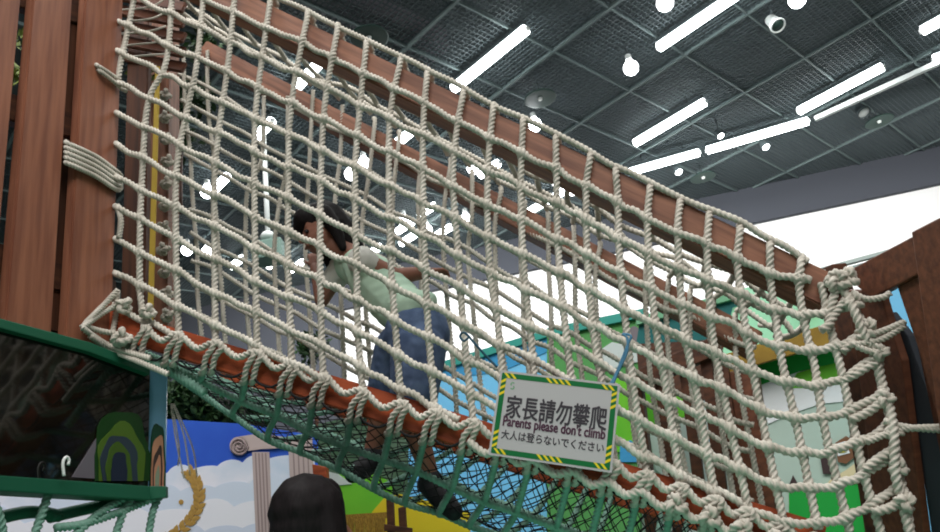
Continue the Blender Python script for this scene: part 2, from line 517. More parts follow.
slab('cloud_print', scallop(-60, 318, 505, 452, 15, 7, 700), BDL, CLOUD, -0.004, 0.004, t)
slab('cloud_print', scallop(170, 262, 497, 484, 5, 8, 690), BDL, mat('mural_cloud_light', srgb(226, 230, 242), 0.7), -0.007, 0.003, t)
for k, (yl, yr, n_, am, c_) in enumerate(((518, 476, 11, 9, (214, 224, 242)), (530, 500, 9, 10, (240, 240, 250)), (552, 522, 10, 9, (212, 220, 240)))):
    slab('cloud_print', scallop(-60, 318, yl, yr, n_, am, 700), BDL, mat('mural_cloud_tone', srgb(*c_), .7), -.008 - k * .0012, .001, t)
for i, (x0, x1, yt, yb) in enumerate(((252, 269, 452, 700), (288, 312, 438, 700))):
    dx = (yb - yt) * 0.045
    sh = slab('column_print', [(x0, yt), (x1, yt), (x1 + dx, yb), (x0 + dx, yb)], BDL, STONE, -0.012, 0.008, t)
    for k in range(1, 5):
        xx = x0 + (x1 - x0) * k / 5
        slab('flute_line', [(xx - .7, yt + 1), (xx + .7, yt + 1), (xx + .7 + dx, yb), (xx - .7 + dx, yb)], BDL, STONE2, -0.014, 0.003, sh)
cap = slab('capital_print', [(236, 437), (262, 433), (300, 440), (300, 447), (262, 449), (240, 452)], BDL, STONE, -0.018, 0.008, t)
sp = []
for k in range(40):
    a = k * 0.40; rr = 9.2 - k * 0.2
    sp.append(BDL.at(239 + rr * math.cos(a), 446 + rr * math.sin(a), -0.022))
slab('volute_print', [(239 + 9.5 * math.cos(a), 446 + 9.5 * math.sin(a)) for a in np.linspace(0, 2 * math.pi, 24, endpoint=False)], BDL, STONE, -0.018, 0.006, t)
rope('volute_line', sp, 0.006, STONE2, t, strands=0, detail=6, step=0.01)
# laurel wreath: leaves along an arc
arc = [(187, 470), (195, 480), (199, 491), (199, 503), (194, 515), (186, 525), (174, 535), (160, 541)]
wre = rope('wreath_print', [BDL.at(x, y, -0.012) for x, y in arc], 0.006, GOLD, t, strands=0, detail=6, step=0.03)
for i in range(1, len(arc) * 2 - 1):
    u = i / 2; x, y = interp(u, [(k, a[0]) for k, a in enumerate(arc)]), interp(u, [(k, a[1]) for k, a in enumerate(arc)])
    x2, y2 = interp(u - .3, [(k, a[0]) for k, a in enumerate(arc)]), interp(u - .3, [(k, a[1]) for k, a in enumerate(arc)])
    ang0 = math.atan2(y2 - y, x2 - x)
    for sg in (-1, 1):
        an = ang0 + sg * 0.6; L = 11; wd = 2.6
        c, s_ = math.cos(an), math.sin(an)
        pl = [(0, 0), (L * .35, wd), (L * .7, wd * .8), (L, 0), (L * .7, -wd * .8), (L * .35, -wd)]
        slab('leaf_print', [(x + a * c - b * s_, y + a * s_ + b * c) for a, b in pl], BDL, GOLD, -0.016, 0.004, wre)
slab('dot_print', [(181 + 2.5 * math.cos(a), 502 + 2.5 * math.sin(a)) for a in np.linspace(0, 6.28, 12, endpoint=False)], BDL, GOLD, -0.012, 0.004, t)

LEAF = mat('leaf_green', srgb(44, 74, 36), 0.6, srgb(24, 46, 24), 6)
LEAF2 = mat('leaf_olive', srgb(120, 130, 60), 0.6, srgb(70, 86, 40), 6)


def foliage(name, centres, rad, n, mts, label, cat, size=0.05, ground=False):
    """a bunch of leaves: small bent blades scattered in a crown, and a woody stem"""
    V, F = [], []
    for _ in range(n):
        c = np.array(random.choice(centres)); d = rng.normal(size=3); d /= np.linalg.norm(d)
        p = c + d * rad * random.random() ** .5 * np.array([1, .7, .8])
        a = rng.normal(size=3); a /= np.linalg.norm(a); b = np.cross(a, rng.normal(size=3)); b /= np.linalg.norm(b)
        nn = np.cross(a, b); s = size * random.uniform(.6, 1.2)
        k = len(V)
        V += [p, p + a * s * .5 + b * s * .25 + nn * s * .05, p + a * s, p + a * s * .5 - b * s * .25 + nn * s * .05, p + a * s * .5]
        F += [[k, k + 1, k + 4], [k + 1, k + 2, k + 4], [k + 2, k + 3, k + 4], [k + 3, k, k + 4]]
    base = np.mean([np.array(c) for c in centres], axis=0); base[2] = min(c[2] for c in centres) - rad
    top = base[2] + rad * 2
    if ground: base[2] = 0.0
    t = empty(name, base, label, cat)
    mk('foliage', V, F, mts, t)
    V, F, c = rope_geo([base - [0, 0, 0 if ground else .3], [base[0], base[1], top]], 0.02, step=0.1, strands=0, detail=8)
    mesh_fast('stem', V, F, c, DEEPWOOD, t)
    return t


foliage('hedge', [at_y(x, y, 4.85) for x, y in ((140, 402), (165, 406), (185, 409), (205, 412), (228, 416), (250, 420), (150, 390), (190, 398))], 0.17, 3200, LEAF, 'dark green artificial hedge along the top of the blue backdrop', 'hedge', 0.07, True)
foliage('potted_plant', [at_y(x, y, 7) for x, y in ((306, 345), (318, 342), (312, 352))], 0.14, 260, LEAF, 'small green plant glimpsed just above the lower beam beneath the child', 'plant', 0.09, True)
foliage('artificial_vine', [at_y(x, y, 3.0) for x, y in ((160, 70), (152, 95), (182, 110), (178, 140), (196, 95), (205, 45))], 0.10, 700, LEAF, 'dark green artificial vine behind the tower end of the net', 'plant', 0.06)
foliage('hanging_leaves', [at_y(x, y, 2.7) for x, y in ((145, 72), (140, 85), (18, 40), (14, 75))], 0.06, 220, LEAF2, 'olive green hanging leaves glimpsed behind the tower planks', 'plant', 0.05)

# green hillside panel, thatched edge and yellow panel under the net
HILL = Plane((at_y(370, 500, 4.2)[0], 4.2), (1, -0.06))
LIME = mat('lime_paint', srgb(120, 200, 52), 0.6, srgb(98, 184, 46), 3)
YELLOW = mat('yellow_paint', srgb(222, 200, 40), 0.6)
THATCH = mat('straw_thatch', srgb(176, 142, 62), 0.9, srgb(120, 90, 34), 30, (8, 8, 1))
PALE = mat('pale_paint', srgb(196, 206, 204), 0.6)
t = empty('hill_panel', HILL.at(370, 600), 'lime green painted hill panel with white peak and yellow slope under the net', 'panel')
slab('hill_print', [(318, 500), (330, 480), (352, 466), (372, 470), (392, 484), (392, 620), (318, 620)], HILL, LIME, 0, 0.02, t)
slab('wood_print', [(318, 424), (345, 418), (372, 412), (408, 418), (408, 500), (318, 500)], HILL, mat('forest_paint', srgb(58, 92, 66), .7, srgb(92, 116, 96), 7), .012, .015, t)
slab('peak_print', [(318, 484), (322, 470), (338, 474), (352, 484), (330, 486)], HILL, PALE, -0.006, 0.006, t)
slab('slope_print', [(372, 512), (384, 498), (400, 494), (470, 512), (470, 620), (372, 620)], HILL, YELLOW, -0.004, 0.02, t)
t = empty('thatch_eave', HILL.at(365, 560, -.1), 'golden straw thatch edge at the bottom beside the dark haired head', 'thatch')
V, F, n0 = [], [], 0
for k in range(40):
    x = 342 + k * 1.1
    a, b = HILL.at(x, 519 + random.uniform(-1, 1) - (x - 342) * .06, -.12 + random.uniform(-.01, .01)), HILL.at(x + random.uniform(-1, 1), 560 + random.uniform(-3, 3), -.16)
    g, f_, c_ = rope_geo([a, b], 0.0035, step=.1, strands=0, detail=5)
    V.append(g); F.append(f_ + n0); n0 += len(g)
mesh_fast('straw', np.vstack(V), np.vstack(F), [], THATCH, t)
box_between('eave_board', HILL.at(340, 518, -.1), HILL.at(388, 515, -.1), .03, .02, (0, 0, 1), THATCH, t)
tag(slab('orange_post', [(312, 464), (326, 467), (340, 640), (326, 640)], HILL, LOG, -0.3, .05, bevel=.004), 'orange brown post just above the dark haired head', 'post')
t = empty('wooden_trestle', HILL.at(395, 600, -.3), 'brown wooden trestle legs below the middle of the net', 'trestle')
slab('leg', [(386, 496), (393, 496), (398, 620), (390, 620)], HILL, DEEPWOOD, -.3, .03, t, .003)
slab('leg', [(398, 508), (405, 506), (412, 620), (404, 620)], HILL, DEEPWOOD, -.3, .03, t, .003)
slab('crossbar', [(384, 524), (412, 528), (412, 534), (384, 531)], HILL, DEEPWOOD, -.32, .02, t, .003)

# colourful play wall behind the middle of the net
PW = Plane((at_y(495, 344, 5.2)[0], 5.2), (0.875, -0.485))
BLUEP = mat('sky_blue_paint', srgb(120, 196, 238), 0.6)
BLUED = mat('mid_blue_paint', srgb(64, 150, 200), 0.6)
TEAL = mat('teal_paint', srgb(58, 150, 138), 0.6)
GREENP = mat('leaf_green_paint', srgb(84, 150, 84), 0.6)
GREENB = mat('vivid_green_paint', srgb(28, 160, 62), 0.6)
MINT = mat('mint_paint', srgb(112, 168, 132), 0.6)
WHITEP = mat('white_paint', srgb(235, 240, 242), 0.6)
GREYP = mat('grey_violet_paint', srgb(120, 112, 118), 0.6)
t = empty('blue_play_wall', PW.at(490, 560), 'sky blue play wall with teal top rail behind the child', 'play wall')
slab('panel', [(405, 382), (447, 367), (547, 337), (547, 600), (405, 600)], PW, BLUEP, 0, .04, t)
slab('shade_band', [(405, 380), (447, 366), (547, 336), (547, 352), (500, 372), (447, 378), (405, 396)], PW, BLUED, -.006, .006, t)  # band of darker blue paint below the top rail
slab('top_rail', [(405, 373), (447, 360), (547, 329), (547, 337), (447, 368), (405, 382)], PW, TEAL, -.03, .06, t, .004)
t = empty('green_play_wall', PW.at(600, 560), 'green play wall with teal top rail behind the sign', 'play wall')
slab('panel', [(547, 337), (640, 312), (640, 600), (547, 600)], PW, GREENP, -.1, .04, t)
slab('top_rail', [(547, 328), (644, 308), (644, 317), (547, 337)], PW, TEAL, -.13, .06, t, .004)
slab('arch_print', [(634 + (i - 5) * 2.2, 330 + (i - 5) ** 2 * .7 - 4) for i in range(11)] + [(645, 352), (623, 352)], PW, GREYP, -.11, .008, t)
slab('cloud_print', [(600, 350), (612, 342), (630, 346), (644, 338), (644, 360), (600, 372)], PW, PALE, -.112, .008, t)
slab('grass_print', [(604, 388), (618, 372), (640, 384), (644, 452), (604, 452)], PW, LIME, -.112, .008, t)
slab('pond_print', [(620, 446), (630, 440), (642, 448), (642, 462), (620, 462)], PW, BLUED, -.114, .008, t)
PW2 = Plane((at_y(680, 420, 5.0)[0], 5.0), (0.97, -0.24))
t = empty('mural_panel', PW2.at(690, 600), 'painted panel of lime and white strips behind the brown balusters', 'panel')
slab('panel', [(640, 385), (740, 360), (750, 620), (640, 620)], PW2, PALE, 0, .03, t)
slab('grass_print', [(645, 360), (690, 352), (690, 412), (668, 430), (645, 420)], PW2, LIME, -.01, .01, t)
slab('snow_print', [(650, 436), (664, 432), (672, 450), (684, 492), (656, 470)], PW2, WHITEP, -.012, .01, t)
slab('sky_print', [(700, 440), (716, 436), (724, 478), (712, 482)], PW2, BLUEP, -.012, .01, t)

# white ledge rail beneath the white wall
LED = Plane((at_y(850, 258, 11.0)[0], 11.0), (0.97, -0.2))
t = empty('white_ledge', LED.at(850, 262), 'pale double ledge rail under the white wall beside the gate rail', 'ledge')
slab('upper_rail', [(800, 273), (900, 246), (900, 250), (800, 277)], LED, mat('pale_rail', srgb(120, 130, 126), .5), 0, .1, t, .01)
slab('lower_rail', [(800, 280), (905, 251), (905, 256), (800, 285)], LED, mat('pale_lower_rail', srgb(104, 116, 112), .5), 0.05, .1, t, .01)

# playhouse on the low end of the bridge
HP = Plane((at_y(790, 400, 3.6)[0], 3.6), (0.93, -0.36))
OCHRE = mat('ochre_board', srgb(164, 132, 44), 0.6, srgb(132, 104, 34), 5)
SAGE = mat('pale_sage_paint', srgb(178, 200, 188), 0.7)
TEALD = mat('deep_teal_paint', srgb(20, 98, 98), 0.6)
CREAM = mat('cream_paint', srgb(222, 208, 166), 0.7)
HUTB = mat('hut_brown_paint', srgb(122, 84, 58), 0.7)
HUTD = mat('hut_dark_paint', srgb(66, 52, 52), 0.7)
t = empty('playhouse', HP.at(800, 590), 'green and yellow playhouse with sage mural wall behind the low end of the net', 'playhouse')
slab('wall', [(745, 362), (835, 332), (885, 325), (910, 620), (760, 620)], HP, SAGE, 0, .04, t)
slab('cloud_print', [(760, 386), (775, 376), (800, 368), (800, 378), (790, 388), (845, 382), (856, 400), (820, 404), (790, 414), (768, 424)], HP, WHITEP, -.006, .006, t)
slab('meadow_print', [(788, 388), (797, 373), (843, 360), (870, 356), (876, 376), (848, 383), (815, 388)], HP, LIME, -.008, .006, t)
slab('green_band', [(745, 364), (800, 345), (845, 332), (848, 360), (800, 371), (757, 386)], HP, GREENB, -.012, .008, t)
slab('base_band', [(789, 492), (830, 486), (895, 480), (905, 620), (789, 620)], HP, GREENB, -.008, .008, t)
cr = slab('hill_print', [(824, 487), (832, 478), (846, 470), (862, 458), (874, 450), (882, 481)], HP, CREAM, -.012, .006, t)
hb = slab('hut_print', [(835, 443), (846, 436), (854, 440), (857, 455), (846, 464), (838, 462)], HP, HUTB, -.016, .006, t)
slab('window_print', [(836, 444), (845, 441), (850, 453), (838, 456)], HP, WHITEP, -.020, .005, hb)
slab('window_print', [(838, 446), (843, 444), (846, 452), (839, 453)], HP, YELLOW, -.024, .005, hb)
slab('rock_print', [(820, 456), (831, 446), (836, 462), (832, 474), (823, 474)], HP, HUTD, -.014, .006, t)
slab('rock_print', [(787, 490), (793, 475), (801, 489)], HP, HUTD, -.014, .006, t)
# the mint roof slopes back from the eave board to a ridge
ev = [HP.at(x, y, -.12) for x, y in ((722, 366), (846, 325))]
rd = [HP.at(x, y, .55) for x, y in ((738, 294), (812, 280))]
v, fc = prism([ev[0], ev[1], rd[1], rd[0]], [p + np.array([0, .0, .03]) for p in (ev[0], ev[1], rd[1], rd[0])])
rf = mk('roof', v, fc, MINT, t, bevel=.004)
slab('eave_board', [(722, 355), (805, 330), (850, 318), (850, 340), (808, 350), (724, 374)], HP, OCHRE, -.16, .03, t, .004)
slab('ridge_trim', [(770, 287), (778, 282), (812, 302), (826, 330), (812, 326), (800, 306)], HP, YELLOW, -.02, .04, t, .003)
slab('gable_panel', [(640, 318), (700, 303), (738, 294), (744, 345), (700, 345), (636, 345)], HP, TEALD, .35, .03, t)
slab('gable_board', [(636, 344), (744, 338), (744, 400), (700, 400), (640, 388)], HP, DEEPWOOD, .34, .03, t)
slab('gable_trim', [(636, 317), (700, 300), (740, 290), (742, 297), (700, 308), (636, 325)], HP, MINT, .32, .03, t, .003)

# brown balusters of the lower platform
BL = Plane((at_y(700, 420, 3.0)[0], 3.0), (0.9, -0.43))
t = empty('platform_railing', BL.at(700, 600), 'dark brown wooden railing of the low platform behind the net', 'railing')
slab('top_rail', [(632, 372), (715, 335), (722, 352), (638, 390)], BL, DEEPWOOD, -.02, .05, t, .004)
slab('corner_post', [(727, 372), (757, 368), (790, 620), (760, 620)], BL, DARKWOOD, .05, .08, t, .005)
for x in (652, 678, 700, 716):
    slab('baluster', [(x, 362), (x + 11, 358), (x + 42, 620), (x + 31, 620)], BL, DEEPWOOD, .01, .03, t, .003)
slab('corner_post', [(628, 375), (640, 372), (668, 620), (655, 620)], BL, DEEPWOOD, .02, .05, t, .004)

# blue panel behind the gate on the right
BR = Plane((at_y(905, 310, 3.2)[0], 3.2), (0.9, -0.43))
tag(slab('blue_board', [(872, 262), (925, 240), (960, 260), (960, 560), (880, 560)], BR, BLUEP, 0, .04), 'sky blue board glimpsed through the gate beside its rail', 'board')

# ------------------------------------------------------------------ wooden tower at the high end
t = empty('wooden_tower', TOWER.at(60, 330), 'reddish wooden tower wall of upright planks at the high end', 'tower wall')


def plank(px, off, th=0.035, m=PLANK, name='plank'):
    """board from a quad of pixels (top left, top right, bottom right, bottom left)"""
    q = [TOWER.at(x, y, off) for x, y in px]
    a, b = (q[0] + q[1]) / 2, (q[2] + q[3]) / 2
    wd = (abs((q[1] - q[0]) @ TOWER.d) + abs((q[2] - q[3]) @ TOWER.d)) / 2
    return box_between(name, b + TOWER.n * th / 2, a + TOWER.n * th / 2, wd, th, TOWER.d, m, t, .006)


plank([(-20, -40), (26, -40), (-8, 320), (-60, 312)], 0)
plank([(36, -40), (76, -40), (52, 336), (5, 323)], 0)
plank([(87, -40), (126, -40), (111, 352), (66, 340)], 0)
plank([(70, -40), (100, -40), (85, 340), (45, 330)], .05, .02, DEEPWOOD, 'cover_strip')
for y in (-20, 95, 250):
    a, b = TOWER.at(-40, y, .06), TOWER.at(112, y + 45, .06)
    box_between('crossbar', a, b, .09, .04, (0, 0, 1), DEEPWOOD, t)
# rear post and dark inner boards
FARP = lambda x, y, o=WIDTH: NEAR.at(x, y, o)
box_between('rear_post', FARP(162, 345), FARP(166, -60), .10, .09, NEAR.d, BEAM, t)
box_between('inner_board', FARP(133, 400, .45), FARP(142, -60, .45), .10, .03, NEAR.d, DEEPWOOD, t)
YSTR = mat('yellow_strap', srgb(190, 160, 60), .6)
box_between('strap', FARP(150, 330, .44), FARP(158, 60, .44), .022, .006, NEAR.d, YSTR, t, .001)
for k in range(5):
    y = -6 + k * 15
    box_between('ceiling_board', FARP(112, y, .30 + k * .03), FARP(185, y + 14, .34 + k * .03), .05, .02, (0, 0, 1), DARKWOOD, t)
for k in range(5):
    y = 4 + k * 12
    rope('cross_line', [FARP(118, y + 6, .26), FARP(150, y + 3, .27), FARP(166, y - 6 + k * 2, .30)], .004, ROPE, t, strands=0, detail=6, step=.02)

# mirror fronted box beneath the planks
GREENF = mat('green_frame', srgb(30, 92, 68), 0.45)
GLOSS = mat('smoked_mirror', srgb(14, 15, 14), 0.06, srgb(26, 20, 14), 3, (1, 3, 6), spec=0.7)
SIDEM = Plane(TOWER.at(149, 430)[:2], (0.98, 0.2))
t = empty('mirror_box', TOWER.at(80, 480), 'green framed box with dark mirror front below the tower planks', 'box')
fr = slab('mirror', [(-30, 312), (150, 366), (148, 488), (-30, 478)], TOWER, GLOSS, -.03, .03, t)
slab('top_rail', [(-30, 310), (90, 342), (150, 366), (150, 375), (90, 352), (-30, 320)], TOWER, GREENF, -.05, .05, t, .003)
slab('bottom_rail', [(-30, 473), (150, 486), (150, 500), (-30, 489)], TOWER, GREENF, -.05, .06, t, .003)
sd = slab('side_panel', [(149, 366), (167, 373), (165, 496), (147, 498)], SIDEM, mat('pale_blue_acrylic', srgb(128, 176, 212), .2), -.02, .008, t)  # pale blue reflection painted in as the panel's colour
slab('side_rail', [(147, 486), (166, 486), (166, 497), (147, 500)], SIDEM, GREENF, -.04, .03, t, .002)


def reflected_arch(plane, cx, base, wd, ht, off, m, parent, skew=0.0):  # reflection in the mirror surface, painted on as wobbly nested arches
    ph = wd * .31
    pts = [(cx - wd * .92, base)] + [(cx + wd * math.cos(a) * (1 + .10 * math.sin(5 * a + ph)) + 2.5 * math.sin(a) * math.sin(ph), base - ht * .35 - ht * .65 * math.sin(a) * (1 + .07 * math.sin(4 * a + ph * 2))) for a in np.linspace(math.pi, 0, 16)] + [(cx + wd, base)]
    slab('arch_print', pts, plane, m, off, .002, parent)  # here one arch of the painted-on reflection


REFL_ARCHC = [mat('arch_' + n, srgb(*c), .25) for n, c in (('leaf', (30, 62, 28)), ('lime', (78, 104, 38)), ('slate', (48, 58, 70)), ('olive', (66, 90, 34)), ('navy', (34, 40, 58)))]  # colours of the painted reflection on the mirror
slab('pale_print', [(72, 477), (98, 436), (104, 436), (100, 479)], TOWER, mat('mauve_print', srgb(110, 104, 112), .25), -.033, .002, fr)  # pale patch of the reflection, painted on the mirror
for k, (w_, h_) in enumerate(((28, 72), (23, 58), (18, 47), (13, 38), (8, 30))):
    reflected_arch(TOWER, 121 - k * .5, 481, w_, h_, -.035 - .003 * k, REFL_ARCHC[k], fr)
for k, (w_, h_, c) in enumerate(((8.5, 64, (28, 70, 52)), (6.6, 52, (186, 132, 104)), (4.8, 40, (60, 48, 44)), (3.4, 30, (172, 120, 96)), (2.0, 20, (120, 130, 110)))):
    reflected_arch(SIDEM, 157, 486, w_, h_, -.023 - .003 * k, mat('stripe_%d' % k, srgb(*c), .25), sd)  # reflected rings painted on the side panel
V, F, c = rope_geo([TOWER.at(x, y, -.07) for x, y in ((64, 476), (63, 463), (66, 457), (69, 460), (68, 465))], .004, strands=0, detail=8, step=.004)
mesh_fast('hook', V, F, c, WHITEPAINT, t)
# green net tails and pipes under the box
t = empty('under_box_net', TOWER.at(80, 540), 'green pipes and rope loops hanging under the mirror box', 'net')
for P in ([(50, 517), (100, 506), (160, 494)], [(-10, 520), (30, 512), (60, 516)]):
    V, F, c = rope_geo([TOWER.at(x, y, .02) for x, y in P], .016, strands=0, detail=12, step=.02); mesh_fast('pipe', V, F, c, GREENF, t)
for P in ([(50, 490), (44, 508), (33, 540)], [(132, 498), (124, 512), (112, 545)], [(160, 496), (153, 512), (147, 545)], [(128, 496), (100, 513), (72, 538)], [(162, 495), (120, 512), (84, 524), (56, 528)], [(-8, 500), (0, 520), (4, 545)]):
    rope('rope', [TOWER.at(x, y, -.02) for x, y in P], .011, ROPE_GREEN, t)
for P in ([(171, 404), (176, 440), (184, 478)], [(173, 404), (184, 436), (190, 474)], [(174, 404), (192, 446), (197, 476)], [(172, 404), (179, 446), (178, 466)]):
    tag(rope('loose_string', [NEAR.at(x, y, .10) for x, y in P], .0035, ROPE, lay=.012, step=.006, detail=3),
        'thin white string of the loose bunch hanging beside the mirror box', 'string', 'loose strings beside the mirror box')

# ------------------------------------------------------------------ beams
TOP = [(120, -74), (270, -3), (308, 13), (369, 43), (427, 71), (493, 106), (556, 135), (616, 168), (680, 199), (740, 224), (801, 258), (830, 278)]
LOGT = [(119, 312), (255, 342), (320, 365), (377, 387), (495, 418), (642, 462), (690, 480), (840, 535)]
G1 = [(110, 338), (150, 354), (200, 380), (262, 410), (335, 442), (399, 464), (464, 494), (520, 514), (840, 628)]
G2 = [(110, 340), (150, 362), (176, 376), (237, 418), (268, 440), (311, 457), (364, 481), (392, 499), (459, 521), (520, 543), (840, 660)]
nn = NEAR.n
BC = .012 + .045
b0, b1 = NEAR.at(110, interp(110, TOP) + 24, BC), NEAR.at(836, interp(826, TOP) + 26, BC)
tag(box_between('wooden_beam', b0, b1, .09, .09, nn, BEAM), 'reddish wooden upper beam at the front carrying the top edge of the net', 'beam')
tag(box_between('wooden_beam', b0 + nn * WIDTH, b1 + nn * WIDTH - (b1 - b0) * .035, .09, .09, nn, BEAM), 'rear upper wooden beam running behind the net over the child', 'beam')
l0, l1 = NEAR.at(112, 327, .052), NEAR.at(800, 536, .052)
lp = [NEAR.at(x, interp(x, LOGT) + 15, .052) for x in (119, 377, 690, 830)]
tag(box_between('wooden_beam', NEAR.at(112, 324, .052), NEAR.at(820, 542, .052), .08, .08, nn, LOG), 'orange brown lower beam at the front with rope lashed around it', 'beam')
tag(box_between('wooden_beam', NEAR.at(112, 324, .052) + nn * WIDTH, NEAR.at(820, 542, .052) + nn * WIDTH, .08, .08, nn, LOG), 'rear lower orange brown beam seen through the belly of the net', 'beam')

# ------------------------------------------------------------------ the rope tunnel
RR = 0.0097
COLS = [
    [(136, -12), (127, 30), (122, 60), (119, 80)],
    [(173, -12), (167, 61), (149, 102), (142, 170), (140, 230), (140, 290), (145, 325)],
    [(205, -12), (196, 64), (188, 108), (177, 169), (177, 250), (178, 338)],
    [(236, -20), (228, 65), (218, 130), (215, 180), (215, 260), (216, 346)],
    [(270, -3), (262, 60), (256, 110), (254, 170), (256, 260), (257, 354)],
    [(307, 13), (295, 80), (290, 130), (288, 170), (289, 260), (290, 330), (292, 366)],
    [(337, 27), (326, 100), (322, 160), (321, 240), (322, 330), (324, 379)],
    [(366, 43), (360, 100), (356, 170), (357, 260), (359, 330), (362, 392)],
    [(400, 58), (391, 110), (388, 170), (391, 260), (396, 330), (402, 404)],
    [(427, 71), (424, 120), (422, 170), (424, 250), (428, 330), (436, 414)],
    [(463, 90), (457, 130), (454, 180), (458, 260), (464, 330), (474, 424)],
    [(493, 106), (488, 160), (487, 220), (492, 280), (499, 330), (508, 438)],
    [(523, 120), (521, 180), (522, 240), (527, 300), (531, 340), (540, 448)],
    [(556, 136), (556, 180), (558, 250), (565, 330), (574, 400), (580, 458)],
    [(590, 154), (586, 190), (588, 260), (594, 330), (604, 400), (614, 468)],
    [(616, 168), (617, 200), (620, 260), (626, 330), (636, 400), (648, 476)],
    [(650, 184), (648, 220), (650, 270), (657, 330), (668, 400), (682, 490)],
    [(680, 199), (677, 230), (681, 290), (686, 340), (698, 400), (716, 500)],
    [(709, 212), (707, 250), (709, 300), (714, 345), (727, 410), (748, 508)],
    [(740, 226), (737, 260), (742, 300), (748, 345), (760, 410), (782, 518)],
    [(770, 243), (771, 280), (775, 310), (782, 360), (795, 420), (818, 530)],
    [(801, 258), (800, 290), (806, 330), (815, 370), (826, 430), (850, 532)],
    [(822, 283), (830, 325), (842, 370), (852, 420), (866, 480), (882, 535)],
]
EDGE = [(826, 278), (842, 288), (852, 305), (866, 330), (877, 350), (880, 375), (886, 400), (893, 430), (898, 470), (905, 500), (910, 535)]


def jit(a): return random.uniform(-a, a)


def row_y(k, x):
    s = 31.5 + 3.5 * (x - 125) / 650
    xc = min(x, 750)
    y = interp(xc, TOP) + k * (31.5 + 3.5 * (xc - 125) / 650)
    if k > 9: y += (k - 9) * 1.5 * max(0, (300 - x) / 200)
    if x > 750:
        d = x - 750; y += .53 * d - .0046 * d * d
    return y


def edge_x(y):
    return float(np.interp(y, [p[1] for p in EDGE], [p[0] for p in EDGE]))


ROWS = []
for k in range(1, 15):
    pts = []
    for x in range(118, 900, 11):
        y = row_y(k, x)
        if x > 810 and x > edge_x(y): break
        if y > interp(x, LOGT) + 14: break
        if y < -40: continue
        if x > 790 and y < interp(min(x, 826), TOP) + 8: break
        pts.append((x, y + jit(1.9)))
    if len(pts) > 3:
        if pts[-1][0] > 815:
            yy = pts[-1][1] - 9; pts.append((edge_x(yy), yy))
        ROWS.append(pts)


def sag(x, y):                                    # the net bellies gently between its edges
    return 0.012 * math.sin(x * .021 + y * .013) + 0.006 * math.sin(x * .07 - y * .05)


def net3(pts, base=-0.004, j=0.003):
    return [NEAR.at(x, y, base + sag(x, y) * .7 + jit(j)) for x, y in pts]


def crossings(cols, rows):
    out = []
    for c in cols:
        cy = [(p[1], p[0]) for p in c]
        for r in rows:
            for i in range(len(r) - 1):
                x0, x1 = r[i][0], r[i + 1][0]
                xm = interp((r[i][1] + r[i + 1][1]) / 2, cy)
                if x0 <= xm < x1:
                    u = (xm - x0) / (x1 - x0); y = r[i][1] + u * (r[i + 1][1] - r[i][1])
                    if c[0][1] <= y <= c[-1][1]: out.append(NEAR.at(xm, y, -.004))
    return np.array(out)


XS = crossings(COLS, ROWS)
foot = np.array([0.0, 2.0, CAM_Z + 0.15])
tun = empty('rope_net_tunnel', foot, 'big sloping white rope net tunnel tied between tower planks and gate', 'rope net')
side = empty('side_net', foot, None, None)
far = empty('side_net', foot, None, None); roof = empty('roof_net', foot, None, None); belly = empty('belly_net', foot, None, None)
for e in (side, far, roof, belly):
    e.parent = tun; e.matrix_parent_inverse = MW['rope_net_tunnel'].inverted()
far['label'] = 'rear side of the rope tunnel seen through the front net'
belly['label'] = 'green tinted underside net hanging below the lower beams'


def near_swell(P):
    P = np.array(P); d = np.min(np.linalg.norm(XS[:, None] - P[None], axis=2), axis=1)
    lo, hi = P.min(0) - .05, P.max(0) + .05
    return XS[np.all((XS > lo) & (XS < hi), axis=1)]


for i, c in enumerate(COLS):
    pts = [(x + jit(1), y) for x, y in c]
    P = net3(pts)
    if c[0][1] > -15 and i >= 4 and i < 22:       # over the front beam to its top
        x, y = c[0]
        P[0] = NEAR.at(x, y + 6, -.004)
        P.insert(0, NEAR.at(x + 1, y - 1, .03)); P.insert(0, NEAR.at(x + 1, y - 1, .03) + nn * .05)
    rope('vertical_rope', P, RR, ROPE, side, swell=near_swell(P))
for r in ROWS:
    P = net3(r, base=-.008)
    if r[0][0] < 130: P.insert(0, NEAR.at(r[0][0] - 5, r[0][1] - 2, .07))
    rope('horizontal_rope', P, RR, ROPE, side, swell=near_swell(P))
rope('edge_rope', [NEAR.at(x, y - 2, .004 + jit(.004)) for x, y in [(x, interp(x, TOP) + jit(1.5)) for x in range(236, 828, 22)]], RR * .95, ROPE, side)
rope('edge_rope', [NEAR.at(x, y, -.01 + jit(.006)) for x, y in EDGE], RR * 1.15, ROPE, side, lay=.045)
rope('edge_rope', [NEAR.at(x + 3 * math.sin(i * 1.3), y + 4, -.024 + .012 * math.cos(i * 1.3)) for i, (x, y) in enumerate(EDGE)], RR * 1.1, ROPE, side, lay=.045)
# the foot row that runs along the front of the lower beam
for dy, am in ((14, 5), (34, 4)):
    P = []
    for i, c in enumerate(COLS[1:-1]):
        x = c[-1][0] - (dy - 14) * .3; P.append(NEAR.at(x, interp(x, LOGT) + dy - am, -.016))
        x2 = (x + COLS[i + 2][-1][0] - (dy - 14) * .3) / 2; P.append(NEAR.at(x2, interp(x2, LOGT) + dy + am, -.012))
    if dy == 14: rope('foot_rope', P, RR, ROPE, side)
    else: rope('foot_rope', P[18:], RR * 1.1, ROPE, side)


